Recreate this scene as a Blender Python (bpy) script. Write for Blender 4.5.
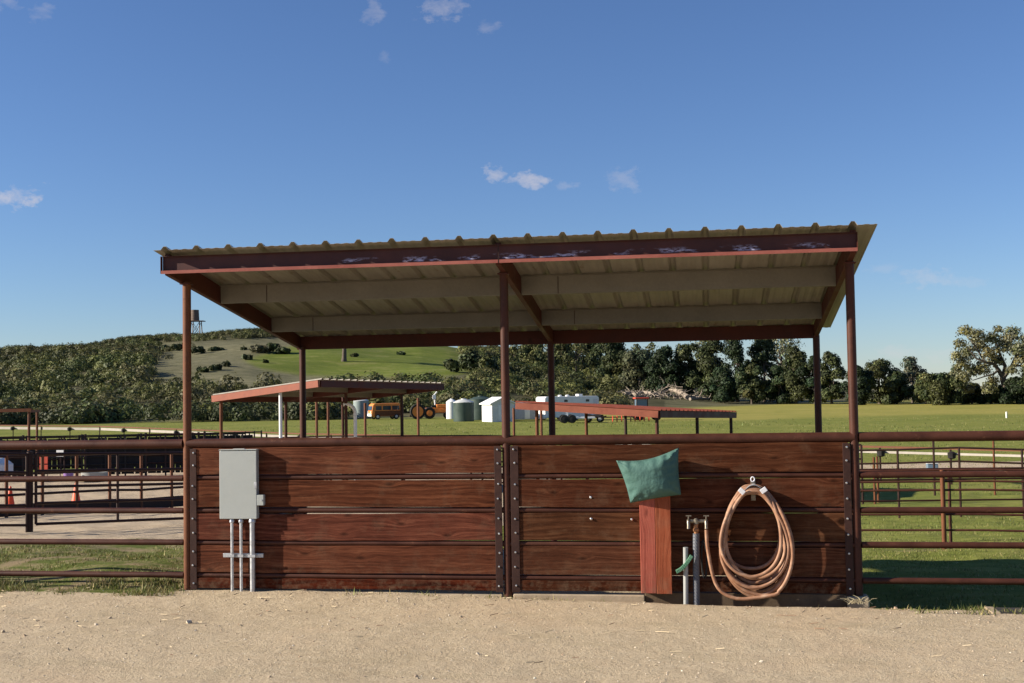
import bpy, bmesh, math, random
import numpy as np
from mathutils import Vector, Matrix
random.seed(7); rng = np.random.default_rng(11)
R = math.radians
for _o in list(bpy.data.objects): bpy.data.objects.remove(_o)
SC = bpy.context.scene
COL = SC.collection
# ------------------------------------------------------------------ camera (surveyed: shelter front lies on y = 0)
CX, CY, CZ = 1.7842, -10.8202, 1.8316
YAW, PITCH, ROLL, FPX = -0.1574, 0.0423, -0.0160, 1209.4
cam = bpy.data.cameras.new('camera'); co = bpy.data.objects.new('camera', cam); COL.objects.link(co)
cam.sensor_width = 36.0; cam.lens = FPX * 36.0 / 1024; cam.clip_end = 4000; cam.clip_start = 0.05
fw = Vector((math.sin(YAW)*math.cos(PITCH), math.cos(YAW)*math.cos(PITCH), math.sin(PITCH)))
rt0 = Vector((math.cos(YAW), -math.sin(YAW), 0)); up0 = rt0.cross(fw)
rt = rt0*math.cos(ROLL) + up0*math.sin(ROLL); upv = -rt0*math.sin(ROLL) + up0*math.cos(ROLL)
m = Matrix((rt, upv, -fw)).transposed().to_4x4(); m.translation = (CX, CY, CZ); co.matrix_world = m
SC.camera = co
FWH = Vector((math.sin(YAW), math.cos(YAW), 0))

def ray(u, v):
    return rt*((u-512)/FPX) - upv*((v-341.5)/FPX) + fw
def at(u, v, D):
    "world point on the sight line of (u, v), D metres out along the ground"
    d = ray(u, v); t = D/(d.x*FWH.x + d.y*FWH.y)
    return Vector((CX+d.x*t, CY+d.y*t, CZ+d.z*t))
def uvD(x, y, z):
    x = np.asarray(x, float)-CX; y = np.asarray(y, float)-CY; z = np.asarray(z, float)-CZ
    f = x*fw.x+y*fw.y+z*fw.z
    f = np.where(np.abs(f) < 1e-3, 1e-3, f)
    return 512+FPX*(x*rt.x+y*rt.y+z*rt.z)/f, 341.5-FPX*(x*upv.x+y*upv.y+z*upv.z)/f, x*FWH.x+y*FWH.y

# ------------------------------------------------------------------ terrain
LY = [-60, -.9, -.2, 2.2, 4.5, 8.5, 14.5, 30, 64, 140, 4000]; LZ = [0, 0.0, .04, .0, -.12, -.4, -.6, -1.0, -1.2, -1.2, -1.2]
RY = [-60, -.42, -.26, -.05, .4, 3.8, 7, 14, 30, 50, 120, 205, 260, 4000]; RZ = [0, 0, -.02, -.20, -.27, -.30, -.45, -.85, -1.35, -1.4, -1.4, -.9, -.6, -.6]
HU = [-3000, -600, -300, 0, 120, 250, 350, 420, 480, 560, 640, 720, 860, 1024, 2000]
HZ = [12, 17, 18.5, 20.3, 22.0, 23.6, 22.6, 21.0, 18.0, 14.5, 9.5, 4.0, .6, .2, .2]
def vnoise(x, y, s, seed=0):
    "cheap smooth value noise"
    r = np.random.default_rng(seed); T = r.random((64, 64))
    X = np.asarray(x)/s; Y = np.asarray(y)/s
    xi = np.floor(X).astype(int); yi = np.floor(Y).astype(int); fx = X-xi; fy = Y-yi
    fx = fx*fx*(3-2*fx); fy = fy*fy*(3-2*fy)
    g = lambda i, j: T[i % 64, j % 64]
    return (g(xi, yi)*(1-fx)+g(xi+1, yi)*fx)*(1-fy)+(g(xi, yi+1)*(1-fx)+g(xi+1, yi+1)*fx)*fy
def sstep(a, b, x):
    t = np.clip((np.asarray(x, float)-a)/(b-a), 0, 1); return t*t*(3-2*t)
def ground(x, y):
    x = np.asarray(x, float); y = np.asarray(y, float)
    D = (x-CX)*FWH.x+(y-CY)*FWH.y; l = (x-CX)*rt0.x+(y-CY)*rt0.y
    Dm = np.maximum(D, 4.0)
    u = 512+FPX*l/Dm
    w = sstep(420, 860, u)
    w = np.where(y < 25, sstep(-1.0, 2.9, x)*(1-sstep(4, 25, y))+w*sstep(4, 25, y), w)
    g = np.interp(y, LY, LZ)*(1-w)+np.interp(y, RY, RZ)*w
    D0 = np.interp(u, [-200, 450, 700, 900], [146, 150, 190, 225])
    t = np.clip((D-D0)/(420-D0), 0, 1)
    hz = np.interp(u, HU, HZ)
    hill = hz*(t*0.9+0.1*t*t*(3-2*t))*sstep(0, .12, t)
    hill = hill*(1-0.55*sstep(425, 900, D))
    n = (vnoise(x, y, 38, 1)-.5)*3.2*sstep(.05, .4, t)*(1-sstep(500, 700, D)*.3)+(vnoise(x, y, 13, 2)-.5)*.8*sstep(.03, .2, t)
    near = (vnoise(x, y, .9, 3)-.5)*.05+(vnoise(x, y, .33, 4)-.5)*.03+(vnoise(x, y, .12, 5)-.5)*.018*(y < .3)
    amp = sstep(-.3, 1.2, y)*(1-sstep(20, 40, y))*1.0+.25
    mound = .10*np.exp(-((x+4.4)**2/1.0+(y-1.5)**2/.5))*1.0+.07*np.exp(-((x+3.6)**2/.7+(y-.55)**2/.12))
    return g+hill+n*(hz/20.)+near*amp+mound
def gz(x, y): return float(ground(np.array([x]), np.array([y]))[0])

# ------------------------------------------------------------------ helpers
class MB:
    def __init__(s): s.v = []; s.f = []
    def add(s, vs, fs):
        o = len(s.v); s.v += [tuple(p) for p in vs]; s.f += [tuple(i+o for i in f) for f in fs]; return s
    def box(s, x0, x1, y0, y1, z0, z1, M=None):
        vs = [Vector((x, y, z)) for z in (z0, z1) for y in (y0, y1) for x in (x0, x1)]
        if M is not None: vs = [M @ p for p in vs]
        return s.add(vs, [(0, 2, 3, 1), (4, 5, 7, 6), (0, 1, 5, 4), (2, 6, 7, 3), (0, 4, 6, 2), (1, 3, 7, 5)])
    def bar(s, p, q, w, h, upd=(0, 0, 1)):
        p = Vector(p); q = Vector(q); d = (q-p).normalized(); a = d.cross(Vector(upd))
        if a.length < 1e-4: a = d.cross(Vector((0, 1, 0)))
        a.normalize(); b = a.cross(d)
        vs = [c+a*(i*w/2)+b*(j*h/2) for c in (p, q) for i, j in ((-1, -1), (1, -1), (1, 1), (-1, 1))]
        return s.add(vs, [(3, 2, 1, 0), (4, 5, 6, 7), (0, 1, 5, 4), (1, 2, 6, 5), (2, 3, 7, 6), (3, 0, 4, 7)])
    def tube(s, pts, r, n=10, cap=True):
        pts = [Vector(p) for p in pts]; k = len(pts)
        rs = r if isinstance(r, (list, tuple)) else [r]*k
        vs = []; ref = None
        for i, p in enumerate(pts):
            d = (pts[min(i+1, k-1)]-pts[max(i-1, 0)]).normalized()
            if ref is None:
                ref = d.cross(Vector((0, 0, 1)))
                if ref.length < 1e-3: ref = Vector((1, 0, 0))
            ref = (ref-d*ref.dot(d)).normalized(); b = d.cross(ref)
            for j in range(n):
                a = 2*math.pi*j/n; vs.append(p+(ref*math.cos(a)+b*math.sin(a))*rs[i])
        fs = [(i*n+j, i*n+(j+1) % n, (i+1)*n+(j+1) % n, (i+1)*n+j) for i in range(k-1) for j in range(n)]
        if cap: fs += [tuple(range(n-1, -1, -1)), tuple((k-1)*n+j for j in range(n))]
        return s.add(vs, fs)
    def lathe(s, prof, c, n=20, axis='z'):
        vs = []
        for r, h in prof:
            for j in range(n):
                a = 2*math.pi*j/n; x, y = r*math.cos(a), r*math.sin(a)
                vs.append(Vector(c)+(Vector((x, y, h)) if axis == 'z' else Vector((x, h, y)) if axis == 'y' else Vector((h, x, y))))
        fs = [(i*n+j, i*n+(j+1) % n, (i+1)*n+(j+1) % n, (i+1)*n+j) for i in range(len(prof)-1) for j in range(n)]
        fs += [tuple(range(n-1, -1, -1)), tuple((len(prof)-1)*n+j for j in range(n))]
        return s.add(vs, fs)
    def prism(s, poly, axis, a, b):
        k = len(poly)
        mk = (lambda p, t: (t, p[0], p[1])) if axis == 'x' else (lambda p, t: (p[0], t, p[1])) if axis == 'y' else (lambda p, t: (p[0], p[1], t))
        vs = [mk(p, t) for t in (a, b) for p in poly]
        return s.add(vs, [tuple(range(k-1, -1, -1)), tuple(range(k, 2*k))]+[(i, (i+1) % k, k+(i+1) % k, k+i) for i in range(k)])
    def build(s, name, mat, parent=None, smooth=False, bevel=0, M=None):
        "one mesh object; coordinates are world ones unless the parent is turned (then M maps them)"
        me = bpy.data.meshes.new(name)
        vs = np.array(s.v, float)
        if parent is not None and M is None:
            p = parent; off = Vector((0, 0, 0))
            while p is not None: off = off+p.location; p = p.parent
            vs = vs-np.array(off)
        me.from_pydata(vs.tolist(), [], s.f); me.validate()
        bm = bmesh.new(); bm.from_mesh(me); bmesh.ops.recalc_face_normals(bm, faces=bm.faces); bm.to_mesh(me); bm.free()
        me.materials.append(mat)
        if smooth:
            for p in me.polygons: p.use_smooth = True
            try: me.set_sharp_from_angle(angle=R(40))
            except Exception: pass
        o = bpy.data.objects.new(name, me); COL.objects.link(o)
        if parent is not None: o.parent = parent
        if bevel:
            b = o.modifiers.new('bevel', 'BEVEL'); b.width = bevel; b.segments = 2; b.limit_method = 'ANGLE'; b.angle_limit = R(50)
        return o
def npmesh(name, V, F, mat, parent=None, colors=None, smooth=False, loc=None):
    "fast mesh from arrays; F is (n,3) or (n,4); colors per face"
    me = bpy.data.meshes.new(name); k = F.shape[1]
    me.vertices.add(len(V)); me.vertices.foreach_set('co', np.ascontiguousarray(V, dtype=np.float32).ravel())
    me.loops.add(F.size); me.loops.foreach_set('vertex_index', np.ascontiguousarray(F, dtype=np.int32).ravel())
    me.polygons.add(len(F)); me.polygons.foreach_set('loop_start', np.arange(0, F.size, k, dtype=np.int32))
    me.update(calc_edges=True)
    if colors is not None:
        at_ = me.color_attributes.new('tint', 'FLOAT_COLOR', 'CORNER')
        c = np.ones((len(F), k, 4), np.float32); c[:, :, :3] = np.asarray(colors)[:, None, :]
        at_.data.foreach_set('color', c.ravel())
    me.polygons.foreach_set('use_smooth', np.full(len(F), smooth))
    me.materials.append(mat); me.validate()
    o = bpy.data.objects.new(name, me); COL.objects.link(o)
    if parent is not None: o.parent = parent
    if loc is not None: o.location = loc
    return o
def tag(o, label=None, cat=None, group=None, kind=None):
    if label: o['label'] = label
    if cat: o['category'] = cat
    if group: o['group'] = group
    if kind: o['kind'] = kind
    return o
def thing(name, label, cat, loc, group=None, rz=0):
    o = bpy.data.objects.new(name, None); COL.objects.link(o); o.empty_display_size = .2
    o.location = loc; o.rotation_euler = (0, 0, rz); return tag(o, label, cat, group)
def dup(root, loc, label=None, rz=None, sc=None):
    c = root.copy(); COL.objects.link(c); c.location = loc
    if rz is not None: c.rotation_euler = (0, 0, rz)
    if sc is not None: c.scale = sc if not isinstance(sc, (int, float)) else (sc, sc, sc)
    if label: c['label'] = label
    for ch in list(root.children):
        d = ch.copy(); COL.objects.link(d); d.parent = c
        for g in list(ch.children):
            e = g.copy(); COL.objects.link(e); e.parent = d
    return c

# ------------------------------------------------------------------ materials
class NT:
    def __init__(s, name):
        s.m = bpy.data.materials.new(name); s.m.use_nodes = True; s.t = s.m.node_tree; s.t.nodes.clear()
        s.out = s.n('ShaderNodeOutputMaterial'); s.p = s.n('ShaderNodeBsdfPrincipled'); s.l(s.p.outputs[0], s.out.inputs[0])
        s.p.inputs['Specular IOR Level'].default_value = .35
    def n(s, typ, **kw):
        nd = s.t.nodes.new(typ)
        for k, v in kw.items(): setattr(nd, k, v)
        return nd
    def l(s, a, b): s.t.links.new(a, b)
    def val(s, sock, v):
        if hasattr(v, 'is_linked') or isinstance(v, bpy.types.NodeSocket): s.l(v, sock)
        else: sock.default_value = v
    def math(s, op, a, b=0.0, c=0.0, clamp=False):
        nd = s.n('ShaderNodeMath', operation=op); nd.use_clamp = clamp
        for i, v in enumerate((a, b, c)): s.val(nd.inputs[i], v)
        return nd.outputs[0]
    def obj(s, scale=(1, 1, 1), rnd=True, loc=(0, 0, 0)):
        tc = s.n('ShaderNodeTexCoord').outputs['Object']
        if rnd:
            oi = s.n('ShaderNodeObjectInfo'); mu = s.n('ShaderNodeVectorMath', operation='SCALE')
            cx = s.n('ShaderNodeCombineXYZ')
            for i in range(3): s.l(s.math('MULTIPLY', oi.outputs['Random'], (37.0, 53.0, 71.0)[i]), cx.inputs[i])
            ad = s.n('ShaderNodeVectorMath', operation='ADD'); s.l(tc, ad.inputs[0]); s.l(cx.outputs[0], ad.inputs[1]); tc = ad.outputs[0]
        mp = s.n('ShaderNodeMapping'); s.l(tc, mp.inputs[0]); mp.inputs['Scale'].default_value = scale; mp.inputs['Location'].default_value = loc
        return mp.outputs[0]
    def geo(s, scale=(1, 1, 1)):
        g = s.n('ShaderNodeNewGeometry').outputs['Position']; mp = s.n('ShaderNodeMapping'); s.l(g, mp.inputs[0]); mp.inputs['Scale'].default_value = scale
        return mp.outputs[0]
    def noise(s, vec, scale, detail=4, rough=.55, dist=0.0):
        nd = s.n('ShaderNodeTexNoise'); s.l(vec, nd.inputs['Vector']); nd.inputs['Scale'].default_value = scale
        nd.inputs['Detail'].default_value = detail; nd.inputs['Roughness'].default_value = rough; nd.inputs['Distortion'].default_value = dist
        return nd.outputs['Fac']
    def ramp(s, fac, stops, interp='LINEAR'):
        nd = s.n('ShaderNodeValToRGB'); nd.color_ramp.interpolation = interp; e = nd.color_ramp.elements
        while len(e) < len(stops): e.new(.5)
        for el, (p, c) in zip(e, stops):
            el.position = p; el.color = (c if isinstance(c, tuple) else (c, c, c))[:3]+(1,)
        s.l(fac, nd.inputs[0]); return nd.outputs[0]
    def mix(s, fac, a, b, mode='MIX'):
        nd = s.n('ShaderNodeMix', data_type='RGBA', blend_type=mode)
        s.val(nd.inputs[0], fac)
        for i, v in ((6, a), (7, b)):
            if isinstance(v, tuple): nd.inputs[i].default_value = v[:3]+(1,)
            else: s.l(v, nd.inputs[i])
        return nd.outputs[2]
    def bump(s, h, strength=.3, dist=.01):
        b = s.n('ShaderNodeBump'); s.l(h, b.inputs['Height']); b.inputs['Strength'].default_value = strength; b.inputs['Distance'].default_value = dist
        s.l(b.outputs[0], s.p.inputs['Normal'])
    def fin(s, col=None, rough=.6, metal=0.0):
        if col is not None: s.val(s.p.inputs['Base Color'], col if not isinstance(col, tuple) else col[:3]+(1,))
        s.val(s.p.inputs['Roughness'], rough); s.val(s.p.inputs['Metallic'], metal)
        return s.m
def mottled(name, c0, c1, scale=6, rough=.6, metal=0.0, bump=.15, fine=60, extra=None, stretch=(1, 1, 1), bd=.004):
    t = NT(name); v = t.obj(stretch); a = t.noise(v, scale, 5, .62); b = t.noise(v, fine, 3, .6); t.p.inputs['Specular IOR Level'].default_value = .22
    f = t.math('ADD', t.math('MULTIPLY', a, .75), t.math('MULTIPLY', b, .25))
    c = t.ramp(f, [(.32, c0), (.68, c1)])
    if extra:
        k = t.ramp(t.noise(v, extra[0], 6, .7), [(extra[1], 0.0), (extra[1]+.08, 1.0)]); c = t.mix(k, c, extra[2])
    t.bump(b, bump, bd)
    return t.fin(c, t.ramp(a, [(.3, max(0, rough-.12)), (.7, min(1, rough+.12))]), metal)

M = {}
M['pipe'] = mottled('oxide_brown_pipe', (.042, .0145, .009), (.084, .029, .0165), 5, .55, 0, .2, 90, (9, .62, (.13, .055, .03)))
M['pipe_rust'] = mottled('rusty_pipe', (.095, .032, .014), (.175, .066, .027), 7, .6, 0, .2, 90, (14, .6, (.065, .024, .013)))
M['dark_pipe'] = mottled('dark_brown_pipe', (.022, .010, .008), (.048, .021, .015), 5, .55)
M['black_pipe'] = mottled('black_pipe', (.012, .011, .011), (.03, .026, .024), 5, .55)
M['plate'] = mottled('dark_steel_strap', (.030, .014, .011), (.058, .026, .019), 8, .6, .0, .2, 80, (12, .64, (.08, .033, .02)))
M['primer'] = mottled('red_oxide_primer', (.055, .015, .010), (.095, .027, .018), 3, .6, 0, .12, 50, (5, .62, (.045, .014, .011)))
M['primer_sunlit'] = mottled('sunlit_red_primer', (.17, .047, .027), (.27, .088, .05), 3, .6, 0, .12, 50)  # lighter copy of the primer: sunlit tone put into the near rake beams
M['sunlit_lip'] = mottled('sunlit_lip_primer', (.24, .068, .05), (.36, .125, .095), 6, .65, 0, .1, 50, (8, .60, (.16, .045, .03)), (.5, 1, 1))  # lip colour lightened to carry the sunlit strip along the fascia bottom
M['red_roof'] = mottled('red_roof_sheet', (.15, .038, .023), (.22, .062, .036), 3, .5, .1, .1)
M['bolt'] = mottled('zinc_bolt', (.5, .5, .5), (.75, .75, .73), 30, .35, .9, 0)
M['galv'] = mottled('galvanised_steel', (.42, .43, .44), (.62, .63, .64), 18, .42, .55, .05)
M['box'] = mottled('grey_enamel', (.375, .40, .375), (.43, .455, .43), 3, .42, 0, .03, 120, (7, .70, (.36, .36, .33)))
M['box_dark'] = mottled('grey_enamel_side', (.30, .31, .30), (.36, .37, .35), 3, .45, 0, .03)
M['brass'] = mottled('old_brass', (.16, .13, .095), (.28, .25, .20), 30, .4, .7, .1)
M['tape'] = NT('wrapped_tape')
t = M['tape']; v = t.obj((1, 1, 1)); w = t.n('ShaderNodeTexWave', wave_type='BANDS', bands_direction='DIAGONAL'); t.l(v, w.inputs[0]); w.inputs['Scale'].default_value = 22; w.inputs['Distortion'].default_value = 2
t.bump(w.outputs['Fac'], .5, .006); M['tape'] = t.fin(t.mix(t.noise(v, 25, 4), t.mix(w.outputs['Fac'], (.035, .04, .055), (.10, .115, .15)), (.16, .165, .175)), .6)
M['green_paint'] = mottled('green_enamel', (.06, .17, .10), (.12, .25, .16), 20, .5)
M['copper'] = mottled('rusty_neck', (.28, .13, .06), (.40, .2, .1), 30, .5, .3)
M['black_rubber'] = mottled('black_rubber', (.014, .014, .015), (.03, .03, .03), 20, .7)
M['concrete'] = mottled('concrete', (.30, .235, .155), (.45, .36, .25), 7, .9, 0, .4, 60)
M['shaded_concrete'] = mottled('shade_toned_concrete', (.075, .052, .033), (.15, .105, .066), 7, .9, 0, .4, 60)  # concrete darkened for the shadowed sill stretch: shade put into the colour
M['white'] = mottled('white_paint', (.66, .66, .64), (.80, .80, .78), 2, .5, 0, .05)
M['white_board'] = mottled('white_fence_board', (.30, .265, .225), (.42, .38, .33), 2, .7, 0, .1)
M['green_tank'] = mottled('dark_green_tank', (.035, .055, .045), (.06, .085, .07), 1, .5)
M['tank_top'] = mottled('pale_tank_lid', (.45, .47, .45), (.6, .6, .58), 1, .5)
M['orange'] = mottled('faded_orange_paint', (.62, .18, .035), (.75, .26, .06), 1.5, .5, 0, .05, 30)
M['red_paint'] = mottled('red_machine_paint', (.40, .05, .03), (.55, .09, .05), 2, .5)
M['glass'] = NT('dark_glass').fin((.03, .045, .055), .08); 
M['blue_glass'] = NT('bluish_cab_glass').fin((.12, .18, .24), .1)
M['tyre'] = mottled('tyre', (.012, .012, .012), (.03, .028, .026), 10, .8)
M['cone'] = NT('cone_orange').fin((.85, .09, .02), .5)
M['purple'] = NT('purple_plastic').fin((.25, .14, .36), .45)
M['mesh'] = mottled('black_windscreen_cloth', (.010, .010, .011), (.022, .021, .022), 3, .85)
M['tower_wood'] = mottled('weathered_tower_wood', (.10, .075, .06), (.19, .14, .11), 3, .8)
M['bark'] = mottled('bark', (.06, .048, .038), (.14, .115, .09), 2, .9, 0, .4, 12)
M['deadwood'] = mottled('bleached_deadwood', (.17, .135, .10), (.38, .32, .255), 2, .9, 0, .3, 10)
M['rubber_mat'] = mottled('dark_mat', (.03, .026, .024), (.06, .052, .045), 9, .9, 0, .4, 60)
M['plastic_white'] = NT('white_plastic').fin((.7, .7, .72), .35)

def wood(name, dark, mid, light, along='x', grey=.0):
    t = NT(name); v = t.obj((1, 1, 1)); sx = t.n('ShaderNodeSeparateXYZ'); t.l(v, sx.inputs[0])
    L = sx.outputs[0] if along == 'x' else sx.outputs[2]; W = sx.outputs[2] if along == 'x' else sx.outputs[0]
    kv = t.n('ShaderNodeCombineXYZ'); t.l(t.math('MULTIPLY', L, 2.1), kv.inputs[0]); t.l(t.math('MULTIPLY', W, 5.5), kv.inputs[1])
    vo = t.n('ShaderNodeTexVoronoi', voronoi_dimensions='2D'); t.l(kv.outputs[0], vo.inputs['Vector']); vo.inputs['Scale'].default_value = 1.0; vo.inputs['Randomness'].default_value = 1.0
    d = vo.outputs['Distance']
    sep = t.n('ShaderNodeSeparateColor'); t.l(vo.outputs['Color'], sep.inputs[0])
    has = t.math('GREATER_THAN', sep.outputs[0], .52)                       # only some cells carry a knot
    near = t.math('MULTIPLY', t.math('POWER', t.math('SUBTRACT', 1.0, t.math('MULTIPLY', d, 2.2, 0, True), 0, True), 2.0), has)
    knot = t.math('MULTIPLY', t.math('MULTIPLY', t.ramp(d, [(.03, 1.0), (.12, 0.0)]), has), .75)
    low = t.n('ShaderNodeCombineXYZ'); t.l(t.math('MULTIPLY', L, .9), low.inputs[0]); t.l(t.math('MULTIPLY', W, 3.5), low.inputs[1])
    wob = t.noise(low.outputs[0], 1.3, 2, .5)
    g = t.math('ADD', t.math('MULTIPLY', W, 1.0), t.math('ADD', t.math('MULTIPLY', wob, .10), t.math('MULTIPLY', near, .045)))
    gv = t.n('ShaderNodeCombineXYZ'); t.l(t.math('MULTIPLY', L, 1.1), gv.inputs[0]); t.l(t.math('MULTIPLY', g, 42), gv.inputs[1])
    grain = t.noise(gv.outputs[0], 1.0, 4, .6)
    fv = t.n('ShaderNodeCombineXYZ'); t.l(t.math('MULTIPLY', L, 9), fv.inputs[0]); t.l(t.math('MULTIPLY', g, 330), fv.inputs[1])
    fine = t.noise(fv.outputs[0], 1.0, 3, .6)
    blotch = t.noise(v, 1.7, 3, .6)
    f = t.math('ADD', t.math('MULTIPLY', grain, .52), t.math('ADD', t.math('MULTIPLY', fine, .30), t.math('MULTIPLY', blotch, .22)))
    c = t.ramp(f, [(.38, dark), (.50, mid), (.66, light)])
    worn = t.ramp(t.noise(low.outputs[0], 3.1, 5, .7), [(.56, 0.0), (.72, .5)]); c = t.mix(worn, c, (light[0]*1.05, light[1]*1.35, light[2]*1.5)); c = t.mix(t.math('MULTIPLY', near, .25), c, light); c = t.mix(knot, c, (dark[0]*.8, dark[1]*.8, dark[2]*.8))
    oi = t.n('ShaderNodeObjectInfo'); hs = t.n('ShaderNodeHueSaturation'); t.l(c, hs.inputs['Color'])
    t.l(t.math('ADD', .66, t.math('MULTIPLY', oi.outputs['Random'], .62)), hs.inputs['Value']); t.l(t.math('ADD', .494, t.math('MULTIPLY', t.math('FRACT', t.math('MULTIPLY', oi.outputs['Random'], 7.31)), .018)), hs.inputs['Hue']); t.l(t.math('SUBTRACT', 1.04, t.math('MULTIPLY', oi.outputs['Random'], .16)), hs.inputs['Saturation'])
    gp_ = t.n('ShaderNodeNewGeometry').outputs['Position']; gs_ = t.n('ShaderNodeSeparateXYZ'); t.l(gp_, gs_.inputs[0])
    mud = t.math('MULTIPLY', t.ramp(gs_.outputs[2], [(.06, 1.0), (.34, 0.0)]), t.ramp(t.noise(gp_, 16, 6, .75), [(.44, 0.0), (.64, .38)]))
    dust = t.ramp(t.noise(gp_, 3.2, 6, .75), [(.52, 0.0), (.74, .22)])
    dirty = t.mix(t.math('MAXIMUM', mud, dust), hs.outputs['Color'], (.22, .155, .098))
    t.bump(t.math('ADD', t.math('MULTIPLY', grain, .6), t.math('MULTIPLY', fine, .6)), .7, .005)
    t.p.inputs['Specular IOR Level'].default_value = .06
    return t.fin(dirty, .75)
M['plank'] = wood('stained_redwood_plank', (.026, .0055, .002), (.078, .0160, .0056), (.175, .046, .018))
M['plank_brown'] = wood('weathered_redwood_plank', (.028, .0080, .0032), (.070, .0205, .0082), (.15, .054, .024))
M['red_board'] = wood('red_stained_board', (.15, .026, .011), (.28, .055, .024), (.38, .095, .045), 'z')

def sheet_mat():
    t = NT('weathered_roof_sheet'); v = t.obj((1, .25, 1)); a = t.noise(v, 3, 5, .65)
    c = t.ramp(a, [(.3, (.235, .212, .168)), (.7, (.35, .32, .265))]); k = t.ramp(t.noise(v, 9, 4, .7), [(.62, 0.0), (.74, 1.0)])
    return t.fin(t.mix(k, c, (.20, .15, .10)), .5, .15)
M['sheet'] = sheet_mat()
M['purlin'] = mottled('cream_purlin', (.165, .148, .115), (.225, .205, .165), 2.5, .55, 0, .05, 40, (6, .66, (.20, .15, .10)))

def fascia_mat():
    t = NT('shaded_patchy_fascia'); v = t.obj((1, 1, 1), False); a = t.noise(v, 4, 5, .6)
    c = t.ramp(a, [(.3, (.045, .012, .010)), (.7, (.075, .021, .016))])  # web kept near-black: the shade under the eave is painted into it
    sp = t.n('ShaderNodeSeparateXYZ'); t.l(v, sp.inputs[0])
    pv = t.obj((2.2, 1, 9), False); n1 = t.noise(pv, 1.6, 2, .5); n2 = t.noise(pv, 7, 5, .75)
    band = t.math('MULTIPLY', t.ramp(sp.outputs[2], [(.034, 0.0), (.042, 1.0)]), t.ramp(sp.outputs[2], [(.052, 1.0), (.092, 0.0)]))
    k = t.math('MULTIPLY', t.math('MULTIPLY', band, t.ramp(n1, [(.5, 0.0), (.58, 1.0)])), t.ramp(n2, [(.46, 0.0), (.55, 1.0)]))  # pale lavender patches in a band low on the web
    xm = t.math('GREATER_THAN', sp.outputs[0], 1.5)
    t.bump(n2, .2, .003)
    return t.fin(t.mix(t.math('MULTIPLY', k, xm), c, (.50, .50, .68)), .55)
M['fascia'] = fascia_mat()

def leafmat(name, rough=.6):
    t = NT(name); a = t.n('ShaderNodeVertexColor', layer_name='tint'); tr = t.n('ShaderNodeBsdfTranslucent'); mx = t.n('ShaderNodeMixShader'); mx.inputs[0].default_value = .18
    t.l(a.outputs[0], t.p.inputs['Base Color']); t.l(a.outputs[0], tr.inputs[0]); t.p.inputs['Roughness'].default_value = rough; t.p.inputs['Specular IOR Level'].default_value = .2
    t.l(t.p.outputs[0], mx.inputs[1]); t.l(tr.outputs[0], mx.inputs[2]); t.l(mx.outputs[0], t.out.inputs[0]); return t.m
M['leaf'] = leafmat('foliage'); M['blade'] = leafmat('grass_blades', .55)
def tintmat(name, rough=.85):
    t = NT(name); a = t.n('ShaderNodeVertexColor', layer_name='tint'); t.l(a.outputs[0], t.p.inputs['Base Color']); t.p.inputs['Roughness'].default_value = rough; return t.m
M['stone'] = tintmat('stones')

def hose_mat():
    t = NT('faded_rubber_hose'); v = t.obj((1, 1, 1)); a = t.noise(v, 12, 4, .6)
    c = t.ramp(a, [(.3, (.225, .105, .056)), (.55, (.32, .175, .105)), (.75, (.42, .28, .19))])
    return t.fin(c, .6)
M['hose'] = hose_mat()
def cloth_mat():
    t = NT('green_cushion_cloth'); v = t.obj((1, 1, 1)); a = t.noise(v, 5, 4, .6); b = t.noise(v, 24, 3, .5); f = t.noise(v, 260, 2, .5)
    t.bump(t.math('ADD', t.math('MULTIPLY', b, .9), t.math('MULTIPLY', f, .1)), .45, .02)
    return t.fin(t.ramp(a, [(.3, (.042, .105, .088)), (.7, (.072, .155, .132))]), .75)
M['cushion'] = cloth_mat()
exec_after = []
# ------------------------------------------------------------------ ground sheet
def hill_masks(u, v):
    "albedo zones of the hillside: (green pasture, dry tan grass, chaparral cover 0..1)"
    gb = np.interp(u, [215, 232, 262, 300, 350, 420, 480], [352, 356, 368, 374, 376, 378, 372])      # lower edge of the green pasture
    gt = np.interp(u, [225, 300, 330, 480], [366, 345, 330, 330])
    green = sstep(228, 262, u)*(1-sstep(455, 490, u))*(1-sstep(-3, 3, v-gb))*sstep(-4, 4, v-gt)
    cov = np.zeros_like(u)
    left = 1-sstep(138, 172, u+(v-360)*.35)
    cov = np.maximum(cov, left*np.where(v < 404, .97, .9))
    belt = np.interp(u, [0, 150, 260, 350, 450], [384, 390, 388, 386, 382])
    cov = np.maximum(cov, sstep(-5, 6, v-belt)*.97)
    cov = np.maximum(cov, sstep(448, 492, u-(v-370)*.4)*.97)
    ridge = np.interp(u, [0, 150, 200, 260, 300, 330], [345, 343, 342, 339, 336, 330])
    cov = np.maximum(cov, (1-sstep(-3, 2, v-ridge))*(1-sstep(300, 345, u))*.95)
    cov = np.where(u > 665, cov*.4, cov)
    dry = 1-green
    return green, dry, cov
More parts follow.
